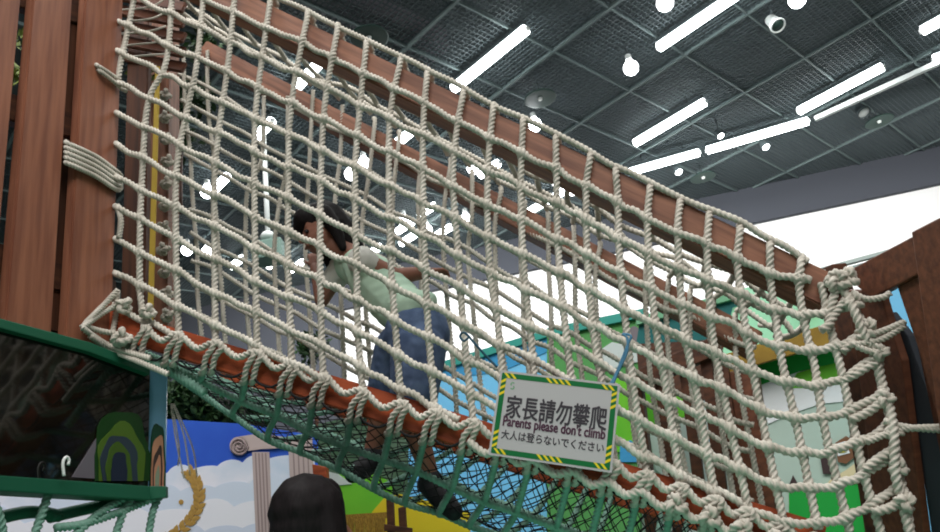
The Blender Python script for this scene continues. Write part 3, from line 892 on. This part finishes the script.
def knot(p, s, parent, m=ROPE, r=None):
    """a small overhand knot"""
    a0 = random.random() * 6; pts = []
    e1 = NEAR.d; e2 = np.array([0, 0, 1.0])
    for k in range(25):
        a = k / 24 * 2 * math.pi
        x = math.sin(a) + 2 * math.sin(2 * a); y = math.cos(a) - 2 * math.cos(2 * a); z = -math.sin(3 * a)
        xx = x * math.cos(a0) - y * math.sin(a0); yy = x * math.sin(a0) + y * math.cos(a0)
        pts.append(p + (e1 * xx * .33 + e2 * yy * .33 + nn * z * .55) * s)
    rope('knot', pts, r or RR, m, parent)


for x, y, s in ((838, 282, .024), (848, 278, .02), (853, 302, .018), (867, 329, .020), (879, 352, .016), (885, 399, .015), (893, 430, .016), (898, 467, .015), (905, 502, .016)):
    knot(NEAR.at(x, y, -.022), s, side)
for P in ([(846, 300), (836, 312), (828, 326), (820, 330)], [(838, 285), (833, 300), (829, 322)], [(866, 332), (852, 343), (842, 352)],
          [(878, 356), (862, 366), (848, 377)], [(884, 400), (868, 412), (850, 420)], [(896, 448), (880, 458), (864, 470)], [(905, 498), (890, 508), (872, 512)]):
    rope('corner_rope', [NEAR.at(x, y, -.018 + jit(.004)) for x, y in P], RR * 1.1, ROPE, side)
# tails tied back to the gate post
for P in ([(856, 338), (880, 332), (905, 322)], [(850, 345), (880, 340), (904, 326)], [(852, 292), (866, 299), (884, 297), (890, 293)], [(866, 442), (900, 430), (940, 427)],
          [(884, 421), (905, 427), (940, 430)], [(856, 346), (872, 352), (882, 350)]):
    rope('tie_rope', [NEAR.at(x, y, -.03) for x, y in P], RR * .8, ROPE, side, lay=.03)
# lashings that bind each upright to the lower beam
for i, c in enumerate(COLS[1:-1]):
    x, y = c[-1]; lt = interp(x, LOGT); lb = lt + 34
    for dx0, dx1 in ((-3, -13), (6, -4)):
        rope('lashing', [NEAR.at(x + dx0 * .5 + jit(1), lt + 8, -.014), NEAR.at(x + dx0 * .8 + jit(1.5), lt + 14, -.019), NEAR.at(x + dx1 + 3, lt + 24, -.014), NEAR.at(x + dx1, lb + 4, .004), NEAR.at(x + dx1 - 2, lb + 6, .05)], RR * .92, ROPE, side)
    if i > 14: knot(NEAR.at(x - 6, lt + 28, -.02), .02, side)
# where the net is tied to the tower planks
tl = TOWER
for k in range(2):
    rope('tie_rope', [tl.at(97 + k * 2, 65 + k * 5, .02), tl.at(98 + k * 2, 66 + k * 5, -.014), tl.at(112 + k, 75 + k * 6, -.016), tl.at(121, 82 + k * 6, -.012), NEAR.at(126, 86 + k * 5, .0)], RR * .75, ROPE, side, lay=.03)
for k in range(5):
    rope('tie_rope', [tl.at(66, 142 + k * 5, .03), tl.at(69, 144 + k * 5, -.013), tl.at(95, 156 + k * 5, -.016), tl.at(116, 171 + k * 4.6, -.014), tl.at(121, 176 + k * 3, .02)], RR * .8, ROPE, side, lay=.026)
for P in ([(118, 290), (102, 307), (87, 322), (86, 326), (100, 331), (118, 334), (130, 340)], [(130, 299), (106, 311), (86, 325), (84, 329), (106, 344), (128, 352), (150, 358)],
          [(90, 336), (110, 349), (140, 362), (168, 374)], [(117, 292), (116, 315), (113, 332)],
          [(117, 205), (121, 220), (119, 238)]):
    rope('tie_rope', [TOWER.at(x, y, -.022 + jit(.003)) if x < 117 else NEAR.at(x, y, -.02 + jit(.005)) for x, y in P], RR * .9, ROPE, side, lay=.03)
knot(NEAR.at(122, 338, -.03), .024, side); knot(NEAR.at(124, 306, -.02), .02, side); knot(NEAR.at(148, 312, -.02), .018, side)
# rear side net, the front one set back by the depth of the tunnel
FK = dict(step=.007, detail=3)
for i, c in enumerate(COLS[1:-2]):
    P = [NEAR.at(x + jit(3), y, sag(x + 90, y) * 1.5 + jit(.010)) + nn * WIDTH for x, y in c]
    if i > 3: P[0] = NEAR.at(c[0][0], c[0][1] + 4, .0) + nn * WIDTH; P.insert(0, NEAR.at(c[0][0], interp(c[0][0], TOP) - 1, .03) + nn * WIDTH)
    rope('vertical_rope', P, RR, ROPE, far, **FK)
for k in range(1, 15):
    P = []
    for x in range(74, 806, 25):
        y = row_y(k, x)
        if y < -70 or (x > 790 and y < interp(min(x, 826), TOP) + 8): continue
        if y > interp(x, LOGT) + 10: break
        P.append(NEAR.at(x, y + jit(3.0), sag(x + 90, y) * 1.5) + nn * WIDTH)
    if len(P) > 3: rope('horizontal_rope', P, RR, ROPE, far, **FK)
for x0 in (80, 108):
    rope('vertical_rope', [NEAR.at(x0 + jit(2), y, jit(.008)) + nn * WIDTH for y in range(-60, 310, 40)], RR, ROPE, far, **FK)
for y in range(95, 330, 22):
    knot(FARP(166 + jit(3), y, .63), .022, far)
# roof net across the two upper beams
rx = [110, 142, 173, 205, 236] + [c[0][0] for c in COLS[4:]]
for x in rx:
    A = NEAR.at(x, interp(x, TOP) - 1, .06); Bp = A + nn * (WIDTH - .03)
    mids = [A + (Bp - A) * u - np.array([0, 0, .06 * math.sin(math.pi * u)]) + rng.normal(size=3) * .006 for u in (.3, .5, .7)]
    rope('cross_rope', [A] + mids + [Bp], RR, ROPE, roof, **FK)
for u in (.2, .4, .6, .8):
    rope('long_rope', [NEAR.at(x, interp(x, TOP) - 1, .06) + nn * (WIDTH - .03) * u - np.array([0, 0, .06 * math.sin(math.pi * u)]) + rng.normal(size=3) * .007 for x in rx], RR, ROPE, roof, **FK)


def bel(x, wv):
    """underside surface: across from the front lower beam (0) to the rear one (1)"""
    le = 12 + 16 * min(1.0, max(0.0, (x - 350) / 150))
    P = [NEAR.at(x, interp(x, LOGT) + 32, .02), NEAR.at(x - le * .5, interp(x - le * .5, G1), .17), NEAR.at(x - le, interp(x - le, G2), .34)]
    z3 = P[1] + nn * .36; P.append(z3); P.append(P[0] + nn * WIDTH)
    P = np.array(P); u = wv * 4; i = min(3, int(u)); f = u - i
    Q = np.vstack([2 * P[0] - P[1], P, 2 * P[4] - P[3]])
    a, b, c, d = Q[i], Q[i + 1], Q[i + 2], Q[i + 3]
    return 0.5 * (2 * b + (c - a) * f + (2 * a - 5 * b + 4 * c - d) * f * f + (3 * b - a - 3 * c + d) * f ** 3)


bx = [c[-1][0] - 10 for c in COLS[1:-1]]
for x in bx:
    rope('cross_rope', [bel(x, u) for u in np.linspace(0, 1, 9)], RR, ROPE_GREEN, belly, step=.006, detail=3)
for wv in (.25, .5, .75):
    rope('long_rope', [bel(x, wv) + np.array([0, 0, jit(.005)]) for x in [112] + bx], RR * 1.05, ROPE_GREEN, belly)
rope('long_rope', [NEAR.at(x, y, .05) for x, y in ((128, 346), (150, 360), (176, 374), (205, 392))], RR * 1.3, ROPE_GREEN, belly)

# black safety netting lying on the green ropes, and its scalloped hem cord
cords = []
for sgn in (1, -1):
    for k in range(-14, 58):
        P = []
        for wv in np.linspace(0.02, .98, 18):
            x = 160 + k * 14.2 + jit(2) + sgn * (wv - .5) * 190
            if 168 < x < 830: P.append(bel(x + jit(1.5), wv) + np.array([0, 0, .014 + jit(.006)]))
        if len(P) > 2: cords.append(P)
hem = []
for i in range(len(bx) - 1):
    for u in (0, .33, .66): hem.append(NEAR.at(bx[i] + (bx[i + 1] - bx[i]) * u, interp(bx[i] + (bx[i + 1] - bx[i]) * u, LOGT) + 32 + 9 * math.sin(math.pi * u), -.004))
t = ropes('safety_netting', cords, .0018, CORD_BLACK, strands=0, detail=4, step=.03)
tag(t, 'fine black safety netting spread over the green belly ropes', 'netting')
rope('hem_cord', hem, .0035, CORD_BLACK, t, strands=0, detail=6, step=.01)

# ------------------------------------------------------------------ gate on the right
t = empty('wooden_gate', GATE.at(890, 560), 'dark brown wooden gate with slanted rail and posts at the low end', 'gate')


def gslab(name, px, off, th=.03, m=DARKWOOD):
    slab(name, px, GATE, m, off, th, t, .004)


gslab('top_rail', [(843, 273), (913, 236), (930, 268), (870, 299)], 0)
gslab('post', [(911, 232), (950, 212), (985, 560), (958, 560)], -.03, .07)
gslab('board', [(897, 287), (922, 274), (945, 420), (970, 580), (965, 520), (940, 430), (916, 343)], .012, .02)
gslab('post', [(846, 290), (880, 290), (888, 318), (902, 360), (930, 580), (880, 580), (862, 400)], .03, .02)
gslab('board', [(828, 296), (850, 292), (868, 400), (905, 580), (872, 580)], .10, .04, DEEPWOOD)
slab('pad', [(890, 312), (908, 336), (928, 392), (944, 470), (950, 560), (935, 560), (915, 420)], GATE, mat('grey_pad', srgb(58, 62, 70), .8),   .06, .02, t, .004)
slab('post', [(818, 270), (832, 264), (842, 300), (850, 345), (838, 345)], GATE, DEEPWOOD, .22, .05, t, .004)

# ------------------------------------------------------------------ the notice
SOFF = -.045
q = [NEAR.at(x, y, SOFF) for x, y in ((499, 368), (617, 386), (615, 471), (490, 457))]
ctr = sum(q) / 4
ex = (q[1] - q[0]) + (q[2] - q[3]); ex /= np.linalg.norm(ex)
ey = (q[0] - q[3]) + (q[1] - q[2]); ey -= ex * (ey @ ex); ey /= np.linalg.norm(ey)
ez = np.cross(ex, ey)
SW = (np.linalg.norm(q[1] - q[0]) + np.linalg.norm(q[2] - q[3])) / 2
SH = (np.linalg.norm(q[0] - q[3]) + np.linalg.norm(q[1] - q[2])) / 2
SM = Matrix(((ex[0], ey[0], ez[0], ctr[0]), (ex[1], ey[1], ez[1], ctr[1]), (ex[2], ey[2], ez[2], ctr[2]), (0, 0, 0, 1)))
SIGNW = mat('sign_white', srgb(178, 175, 177), .35, spec=.4)
SIGNG = mat('sign_green', srgb(20, 104, 56), .35)
SIGNY = mat('sign_yellow', srgb(226, 200, 40), .35)
SIGNK = mat('sign_ink', srgb(58, 54, 60), .5)
SIGNR = mat('sign_purple_ink', srgb(74, 44, 62), .5)


def local(name, polys, z, th, m, parent):
    """flat printed shapes in the plane of the sign"""
    V, F = [], []
    for P in polys:
        n = len(V); k = len(P)
        f = [SM @ Vector((x, y, z)) for x, y in P]; b = [SM @ Vector((x, y, z + th)) for x, y in P]
        v, fc = prism(b, f); V += [list(p) for p in v]; F += [[i + n for i in x] for x in fc]
    return mk(name, V, F, m, parent)


sgn = local('notice_sign', [[(-SW / 2, -SH / 2), (SW / 2, -SH / 2), (SW / 2, SH / 2), (-SW / 2, SH / 2)]], -.002, .002, SIGNW, None)
tag(sgn, 'white laminated notice with green and yellow border tied to the net', 'sign')
MX, MY, BW = .0055, .0055, .0125
x0, x1, y0, y1 = -SW / 2 + MX, SW / 2 - MX, -SH / 2 + MY, SH / 2 - MY
rects = [(x0, y1 - BW, x1, y1), (x0, y0, x1, y0 + BW), (x0, y0 + BW, x0 + BW, y1 - BW), (x1 - BW, y0 + BW, x1, y1 - BW)]
local('border', [[(a, b), (c, b), (c, d), (a, d)] for a, b, c, d in rects], .0002, .0004, SIGNG, sgn)
st = []


def stripes_h(xc, n, yb):
    for k in range(n):
        xx = xc + (k - (n - 1) / 2) * .0155
        st.append([(xx - .0035 + .006, yb), (xx + .0035 + .006, yb), (xx + .0035 - .006, yb + BW), (xx - .0035 - .006, yb + BW)])


def stripes_v(yc, n, xb):
    for k in range(n):
        yy = yc + (k - (n - 1) / 2) * .0155
        st.append([(xb, yy - .0035 - .004), (xb + BW, yy - .0035 + .004), (xb + BW, yy + .0035 + .004), (xb, yy + .0035 - .004)])


for yb in (y0, y1 - BW):
    stripes_h(0, 4, yb); stripes_h(x0 + .022, 2, yb); stripes_h(x1 - .022, 2, yb)
for xb in (x0, x1 - BW):
    stripes_v(y1 - .036, 3, xb); stripes_v(y0 + .036, 3, xb)
for q_ in st: local('border_stripe', [q_], .0006, .0003, SIGNY, sgn)
LG = []
for a0 in (0.6, 3.7):
    cx, cy = -SW / 2 + .036, SH / 2 - .036 + (.004 if a0 < 3 else -.004)
    o_ = [(cx + .006 * math.cos(a), cy + .0055 * math.sin(a)) for a in np.linspace(a0, a0 + 3.6, 10)]
    i_ = [(cx + .003 * math.cos(a), cy + .0028 * math.sin(a)) for a in np.linspace(a0 + 3.6, a0, 10)]
    LG.append(o_ + i_)
local('emblem', LG, .0003, .0003, mat('emblem_green', srgb(110, 160, 120), .5), sgn)


def text(name, s, xl, xr, yc, h, m, bold):
    cu_ = bpy.data.curves.new(name, 'FONT'); cu_.body = s; cu_.size = 1.0; cu_.resolution_u = 3; cu_.extrude = 0.0
    o = bpy.data.objects.new(name + '_src', cu_); C.objects.link(o)
    bpy.context.view_layer.update()
    me = bpy.data.meshes.new_from_object(o.evaluated_get(bpy.context.evaluated_depsgraph_get()))
    bpy.data.objects.remove(o); bpy.data.curves.remove(cu_)
    co = np.zeros(len(me.vertices) * 3); me.vertices.foreach_get('co', co); co = co.reshape(-1, 3)
    lo, hi = co.min(0), co.max(0)
    co[:, 0] = xl + (co[:, 0] - lo[0]) / (hi[0] - lo[0]) * (xr - xl)
    co[:, 1] = yc + ((co[:, 1] - lo[1]) / (hi[1] - lo[1]) - .5) * h
    # a heavier stroke: the same outline laid a hair to each side
    tris = [list(pl.vertices) for pl in me.polygons]; bpy.data.meshes.remove(me)
    V, F = [], []
    for k, (dx, dy) in enumerate(((0, 0), (bold, 0), (-bold, 0), (0, bold), (0, -bold), (bold * .7, bold * .7), (-bold * .7, -bold * .7))[:7 if bold else 1]):
        n = len(V); c = co.copy(); c[:, 0] += dx; c[:, 1] += dy; c[:, 2] = .0008 + k * .00001
        V += c.tolist(); F += [[a + n for a in t_] for t_ in tris]
    me = bpy.data.meshes.new(name); me.from_pydata(V, [], F); me.materials.append(m); me.update()
    return link(bpy.data.objects.new(name, me), SM.copy(), sgn)


text('headline', '家長請勿攀爬', -SW * .405, SW * .42, SH * .085, SH * .265, SIGNK, .0011)
text('english_line', "Parents please don't climb", -SW * .415, SW * .42, -SH * .105, SH * .155, SIGNR, .0010)
text('japanese_line', '大人は登らないでください', -SW * .415, SW * .42, -SH * .245, SH * .105, SIGNK, .0004)
# strings that tie the notice to the net
for P, m, lb in (([(497, 367), (488, 358), (476, 345), (465, 333), (460, 336), (464, 341), (470, 336)], CORD_TEAL, 'dark teal string tying the upper corner of the notice to the net, knotted end'),
                 ([(612, 386), (618, 372), (627, 352), (627, 338), (622, 334), (631, 336), (628, 344), (616, 374), (608, 388)], CORD_BLUE, 'pale blue string tying the gate side corner of the notice to the net')):
    tag(rope('tie_string', [NEAR.at(x, y, -.042 + .003 * math.sin(i * 2)) for i, (x, y) in enumerate(P)], .0032, m, strands=0, detail=6, step=.004), lb, 'string')

# ------------------------------------------------------------------ people
SKIN = mat('skin', srgb(140, 95, 78), .55)
SKIN_D = mat('tan_skin', srgb(140, 96, 78), .55)
HAIR = mat('black_hair', srgb(18, 15, 16), .65, srgb(28, 23, 25), 30, (6, 6, 1), spec=.15)
SHIRT = mat('mint_shirt', srgb(190, 218, 196), .9, srgb(176, 206, 184), 12)
SLEEVE = mat('white_sleeve', srgb(205, 205, 198), .9)
JEANS = mat('blue_denim', srgb(98, 118, 150), .9, srgb(70, 88, 120), 22, bump=.5)
SHOE = mat('dark_shoe', srgb(34, 34, 38), .6)
SOLE = mat('shoe_sole', srgb(150, 150, 148), .7)
NAVY = mat('navy_shirt', srgb(40, 46, 66), .9)


def blob(name, chains, m, parent=None, voxel=.006, smooth=6):
    """one closed skin grown over tapering limb chains of (point, radius)"""
    bm = bmesh.new()
    for ch in chains:
        ch = [(np.array(p, float), r) for p, r in ch]
        seq = []
        for (p, r), (q_, s_) in zip(ch[:-1], ch[1:]):
            L = np.linalg.norm(q_ - p); n = max(1, int(L / (min(r, s_) * .35)))
            seq += [(p + (q_ - p) * i / n, r + (s_ - r) * i / n) for i in range(n)]
        seq.append(ch[-1])
        for p, r in seq:
            bmesh.ops.create_icosphere(bm, subdivisions=2, radius=r, matrix=Matrix.Translation(Vector(p)))
    me = bpy.data.meshes.new(name); bm.to_mesh(me); bm.free()
    o = bpy.data.objects.new(name + '_src', me); C.objects.link(o)
    rm = o.modifiers.new('r', 'REMESH'); rm.mode = 'VOXEL'; rm.voxel_size = voxel
    if smooth:
        sm = o.modifiers.new('s', 'SMOOTH'); sm.iterations = smooth; sm.factor = .5
    bpy.context.view_layer.update()
    m2 = bpy.data.meshes.new_from_object(o.evaluated_get(bpy.context.evaluated_depsgraph_get()))
    bpy.data.objects.remove(o); bpy.data.meshes.remove(me)
    co = np.zeros(len(m2.vertices) * 3); m2.vertices.foreach_get('co', co); co = co.reshape(-1, 3)
    c = (co.min(0) + co.max(0)) / 2
    if parent is None: c[2] = co[:, 2].min()
    m2.vertices.foreach_set('co', (co - c).ravel()); m2.polygons.foreach_set('use_smooth', [True] * len(m2.polygons))
    m2.materials.clear(); m2.materials.append(m); m2.name = name; m2.update()
    return link(bpy.data.objects.new(name, m2), Matrix.Translation(Vector(c)), parent)


def K(x, y, off): return NEAR.at(x, y, off)


def hand(wr, fdir, pdir, s):
    """palm, four unequal bent fingers and a thumb from the side of the palm; fdir runs to the fingers, pdir faces the palm"""
    fdir = fdir / np.linalg.norm(fdir); pdir = pdir - fdir * (pdir @ fdir); pdir /= np.linalg.norm(pdir)
    sd_ = np.cross(fdir, pdir)
    out = [[(wr, .40 * s), (wr + fdir * .9 * s + sd_ * .25 * s, .34 * s), (wr + fdir * 1.7 * s + sd_ * .45 * s, .25 * s)],
           [(wr, .40 * s), (wr + fdir * .9 * s - sd_ * .2 * s, .34 * s), (wr + fdir * 1.7 * s - sd_ * .4 * s, .25 * s)]]
    for k, L in enumerate((.82, 1.0, .95, .74)):
        o_ = (k - 1.5) * .36 * s
        a = wr + fdir * 1.65 * s + sd_ * o_
        b = a + (fdir * .75 + pdir * .3) * L * s; c = b + (fdir * .2 + pdir * .65) * L * s; d = c + (-fdir * .3 + pdir * .35) * L * s
        out.append([(a, .21 * s), (b, .19 * s), (c, .17 * s), (d, .15 * s)])
    a = wr + fdir * .5 * s + sd_ * .5 * s
    b = a + (fdir * .55 + sd_ * .5 + pdir * .2) * s; c = b + (fdir * .55 + pdir * .45) * s
    out.append([(wr + fdir * .3 * s, .3 * s), (a, .25 * s), (b, .21 * s), (c, .17 * s)])
    return out


# the climbing child: leaning uphill, one arm stretched back to hold the rear net
hip, waist, chest, neck = K(417, 336, .33), K(400, 307, .34), K(374, 280, .35), K(350, 254, .36)
head = K(322, 232, .36)
shN, shF = K(362, 261, .27), K(344, 264, .44)
elN, wrN = K(396, 277, .33), K(427, 272, .43)
elF, wrF = K(322, 300, .46), K(315, 268, .50)
hN, hF = K(418, 352, .28), K(400, 350, .40)
knN, anN, toN = K(412, 418, .26), K(430, 476, .33), K(452, 497, .30)
knF, anF, toF = K(383, 410, .44), K(372, 452, .46), K(352, 462, .42)
face = np.array([-.75, -.45, -.25]); face /= np.linalg.norm(face)
hup = np.array([-.25, 0.05, .95]); hup -= face * (hup @ face); hup /= np.linalg.norm(hup)
hs = np.cross(face, hup)
body = [[(hip, .078), (waist, .07), (chest, .078), (neck, .04)], [(shN, .036), (chest, .06), (shF, .036)],
        [(neck, .036), (head - hup * .05, .04)],
        [(head + hup * .025 - face * .012, .076), (head + face * .018 - hup * .028, .058), (head + face * .03 - hup * .052, .034)],
        [(head + face * .072 - hup * .005, .008), (head + face * .086 - hup * .022, .011)],
        [(head + face * .078 - hup * .048 + hs * .012, .006), (head + face * .078 - hup * .048 - hs * .012, .006)],
        [(shN, .036), (elN, .031), (wrN, .022)], [(shF, .034), (elF, .027), (wrF, .019)],
        [(hip, .07), (hN, .062), (knN, .042), (anN, .028), (anN - [0, 0, .02], .028)], [(hip, .07), (hF, .062), (knF, .042), (anF, .028), (anF - [0, 0, .02], .028)]]
for sg in (-1, 1):
    body.append([(head + hs * .076 * sg - hup * .012 - face * .01, .012), (head + hs * .08 * sg + hup * .006 - face * .014, .013)])
body += hand(wrN, wrN - elN, np.array([.2, .5, -.6]), .034)
body += hand(wrF, np.array([-.1, .1, 1]), np.array([-.3, .8, 0]), .028)
child = blob('person', body, SKIN, None, .0045, 3)
tag(child, 'child in mint shirt and denim shorts climbing inside the net, arm stretched', 'person')
blob('shirt', [[(K(411, 316, .33), .090), (waist, .088), (chest, .088), (neck + (chest - neck) * .35, .058)], [(shN, .050), (chest, .07), (shF, .050)],
               [(K(428, 301, .28), .032), (K(405, 307, .3), .066)]], SHIRT, child, .006, 4)
blob('sleeve', [[(shN, .052), (shN + (elN - shN) * .16, .044)]], SLEEVE, child, .005, 3)['label'] = 'white short sleeve'
blob('sleeve', [[(shF, .050), (shF + (elF - shF) * .45, .046)]], SLEEVE, child, .005, 3)['label'] = 'white short sleeve'
blob('shorts', [[(K(414, 322, .33), .086), (hip, .112)], [(hip, .098), (hN, .092), (knN + (hN - knN) * .42, .078)], [(hip, .098), (hF, .09), (knF + (hF - knF) * .42, .076)]], JEANS, child, .006, 4)
hr = [[(head + hup * .034 - face * .022, .086), (head - face * .055 - hup * .02, .07), (head - face * .07 - hup * .085, .055), (head - face * .062 - hup * .14, .036)],
      [(head + hup * .06 + face * .03, .052), (head + hup * .045 + face * .05 + hs * .02, .035)]]
for sg in (-1, 1):
    hr.append([(head + hs * .066 * sg + hup * .03, .036), (head + hs * .076 * sg - hup * .04 - face * .015, .026), (head + hs * .07 * sg - hup * .12 - face * .01, .014)])
blob('hair', hr, HAIR, child, .005, 2)
for sg in (-1, 1):
    p = head + face * .066 + hs * .028 * sg - hup * .004
    blob('eye', [[(p, .0085), (p + face * .001, .0085)]], mat('eye_dark', srgb(30, 24, 24), .2), child, .0025, 0)
for a, to in ((anN, toN), (anF, toF)):
    d = to - a; d[2] = min(d[2], -.01)
    s_ = blob('shoe', [[(a - [0, 0, .012], .038), (a - [0, 0, .03] - d * .1, .036), (a - [0, 0, .036] + d * .5, .036), (a - [0, 0, .04] + d, .028)]], SHOE, child, .006, 3)

# the dark haired visitor standing below, only the top of the head in the picture
hd = at_y(312, 518, 1.80)
fl = 0.0
fx = np.array([.62, .785, 0]); sx = np.array([.785, -.62, 0]); zz = np.array([0, 0, 1.0])
H0 = hd.copy()
body = [[(H0 + zz * .012 - fx * .015, .083), (H0 + fx * .022 - zz * .045, .066), (H0 + fx * .04 - zz * .09, .042)],
        [(H0 + fx * .09 - zz * .02, .010), (H0 + fx * .108 - zz * .045, .013)],
        [(H0 + fx * .092 - zz * .075 + sx * .016, .008), (H0 + fx * .092 - zz * .075 - sx * .016, .008)],
        [(H0 - zz * .06 - fx * .02, .055), (H0 - zz * .19 - fx * .03, .052)]]
sh = H0 - zz * .25 - fx * .03; hp = H0 - zz * .78 - fx * .03
body += [[(sh, .09), (H0 - zz * .45, .125), (hp, .125)], [(sh + sx * .17, .05), (sh - sx * .17, .05)]]
for sg in (-1, 1):
    a = sh + sx * .185 * sg; e = a - zz * .29 + sx * .04 * sg; wv_ = e - zz * .24 + fx * .06
    body.append([(a, .05), (e, .038), (wv_, .027)]); body += hand(wv_, np.array([.1, .06, -1]), -sx * sg, .040)
    h_ = hp + sx * .085 * sg - zz * .04; k_ = np.array([h_[0], h_[1], H0[2] * .29]) + fx * .02; a_ = np.array([h_[0], h_[1], .08])
    body.append([(h_, .092), (k_, .058), (a_, .04), (a_ + fx * .15 - zz * .045, .032)])
    body.append([(H0 + sx * .076 * sg - zz * .02, .012), (H0 + sx * .078 * sg + zz * .006, .012)])
man = blob('person', body, SKIN_D, None, .008, 3)
tag(man, 'person with short black hair standing below the net, only head top showing', 'person')
blob('hair', [[(H0 + zz * .018 - fx * .018, .088), (H0 - fx * .03 - zz * .02, .076), (H0 - fx * .045 - zz * .07, .054)], [(H0 + zz * .045 + fx * .035, .050), (H0 + zz * .04 + fx * .055, .034)],
              [(H0 + sx * .038 + zz * .02, .056), (H0 + sx * .056 - zz * .045, .046)], [(H0 - sx * .038 + zz * .02, .056), (H0 - sx * .056 - zz * .045, .046)]], HAIR, man, .007, 2)
blob('shirt', [[(sh - zz * .01, .105), (H0 - zz * .45, .140), (hp + zz * .02, .140)], [(sh + sx * .175, .062), (sh - sx * .175, .062)]] +
     [[(sh + sx * .185 * sg, .062), (sh + sx * .21 * sg - zz * .17, .055)] for sg in (-1, 1)], NAVY, man, .010, 3)
tr = []
for sg in (-1, 1):
    h_ = hp + sx * .085 * sg - zz * .04
    tr.append([(hp, .135), (h_, .108), (np.array([h_[0], h_[1], H0[2] * .29]) + fx * .02, .076), (np.array([h_[0], h_[1], .12]), .066)])
blob('trousers', tr, mat('dark_trousers', srgb(40, 40, 44), .9), man, .010, 3)
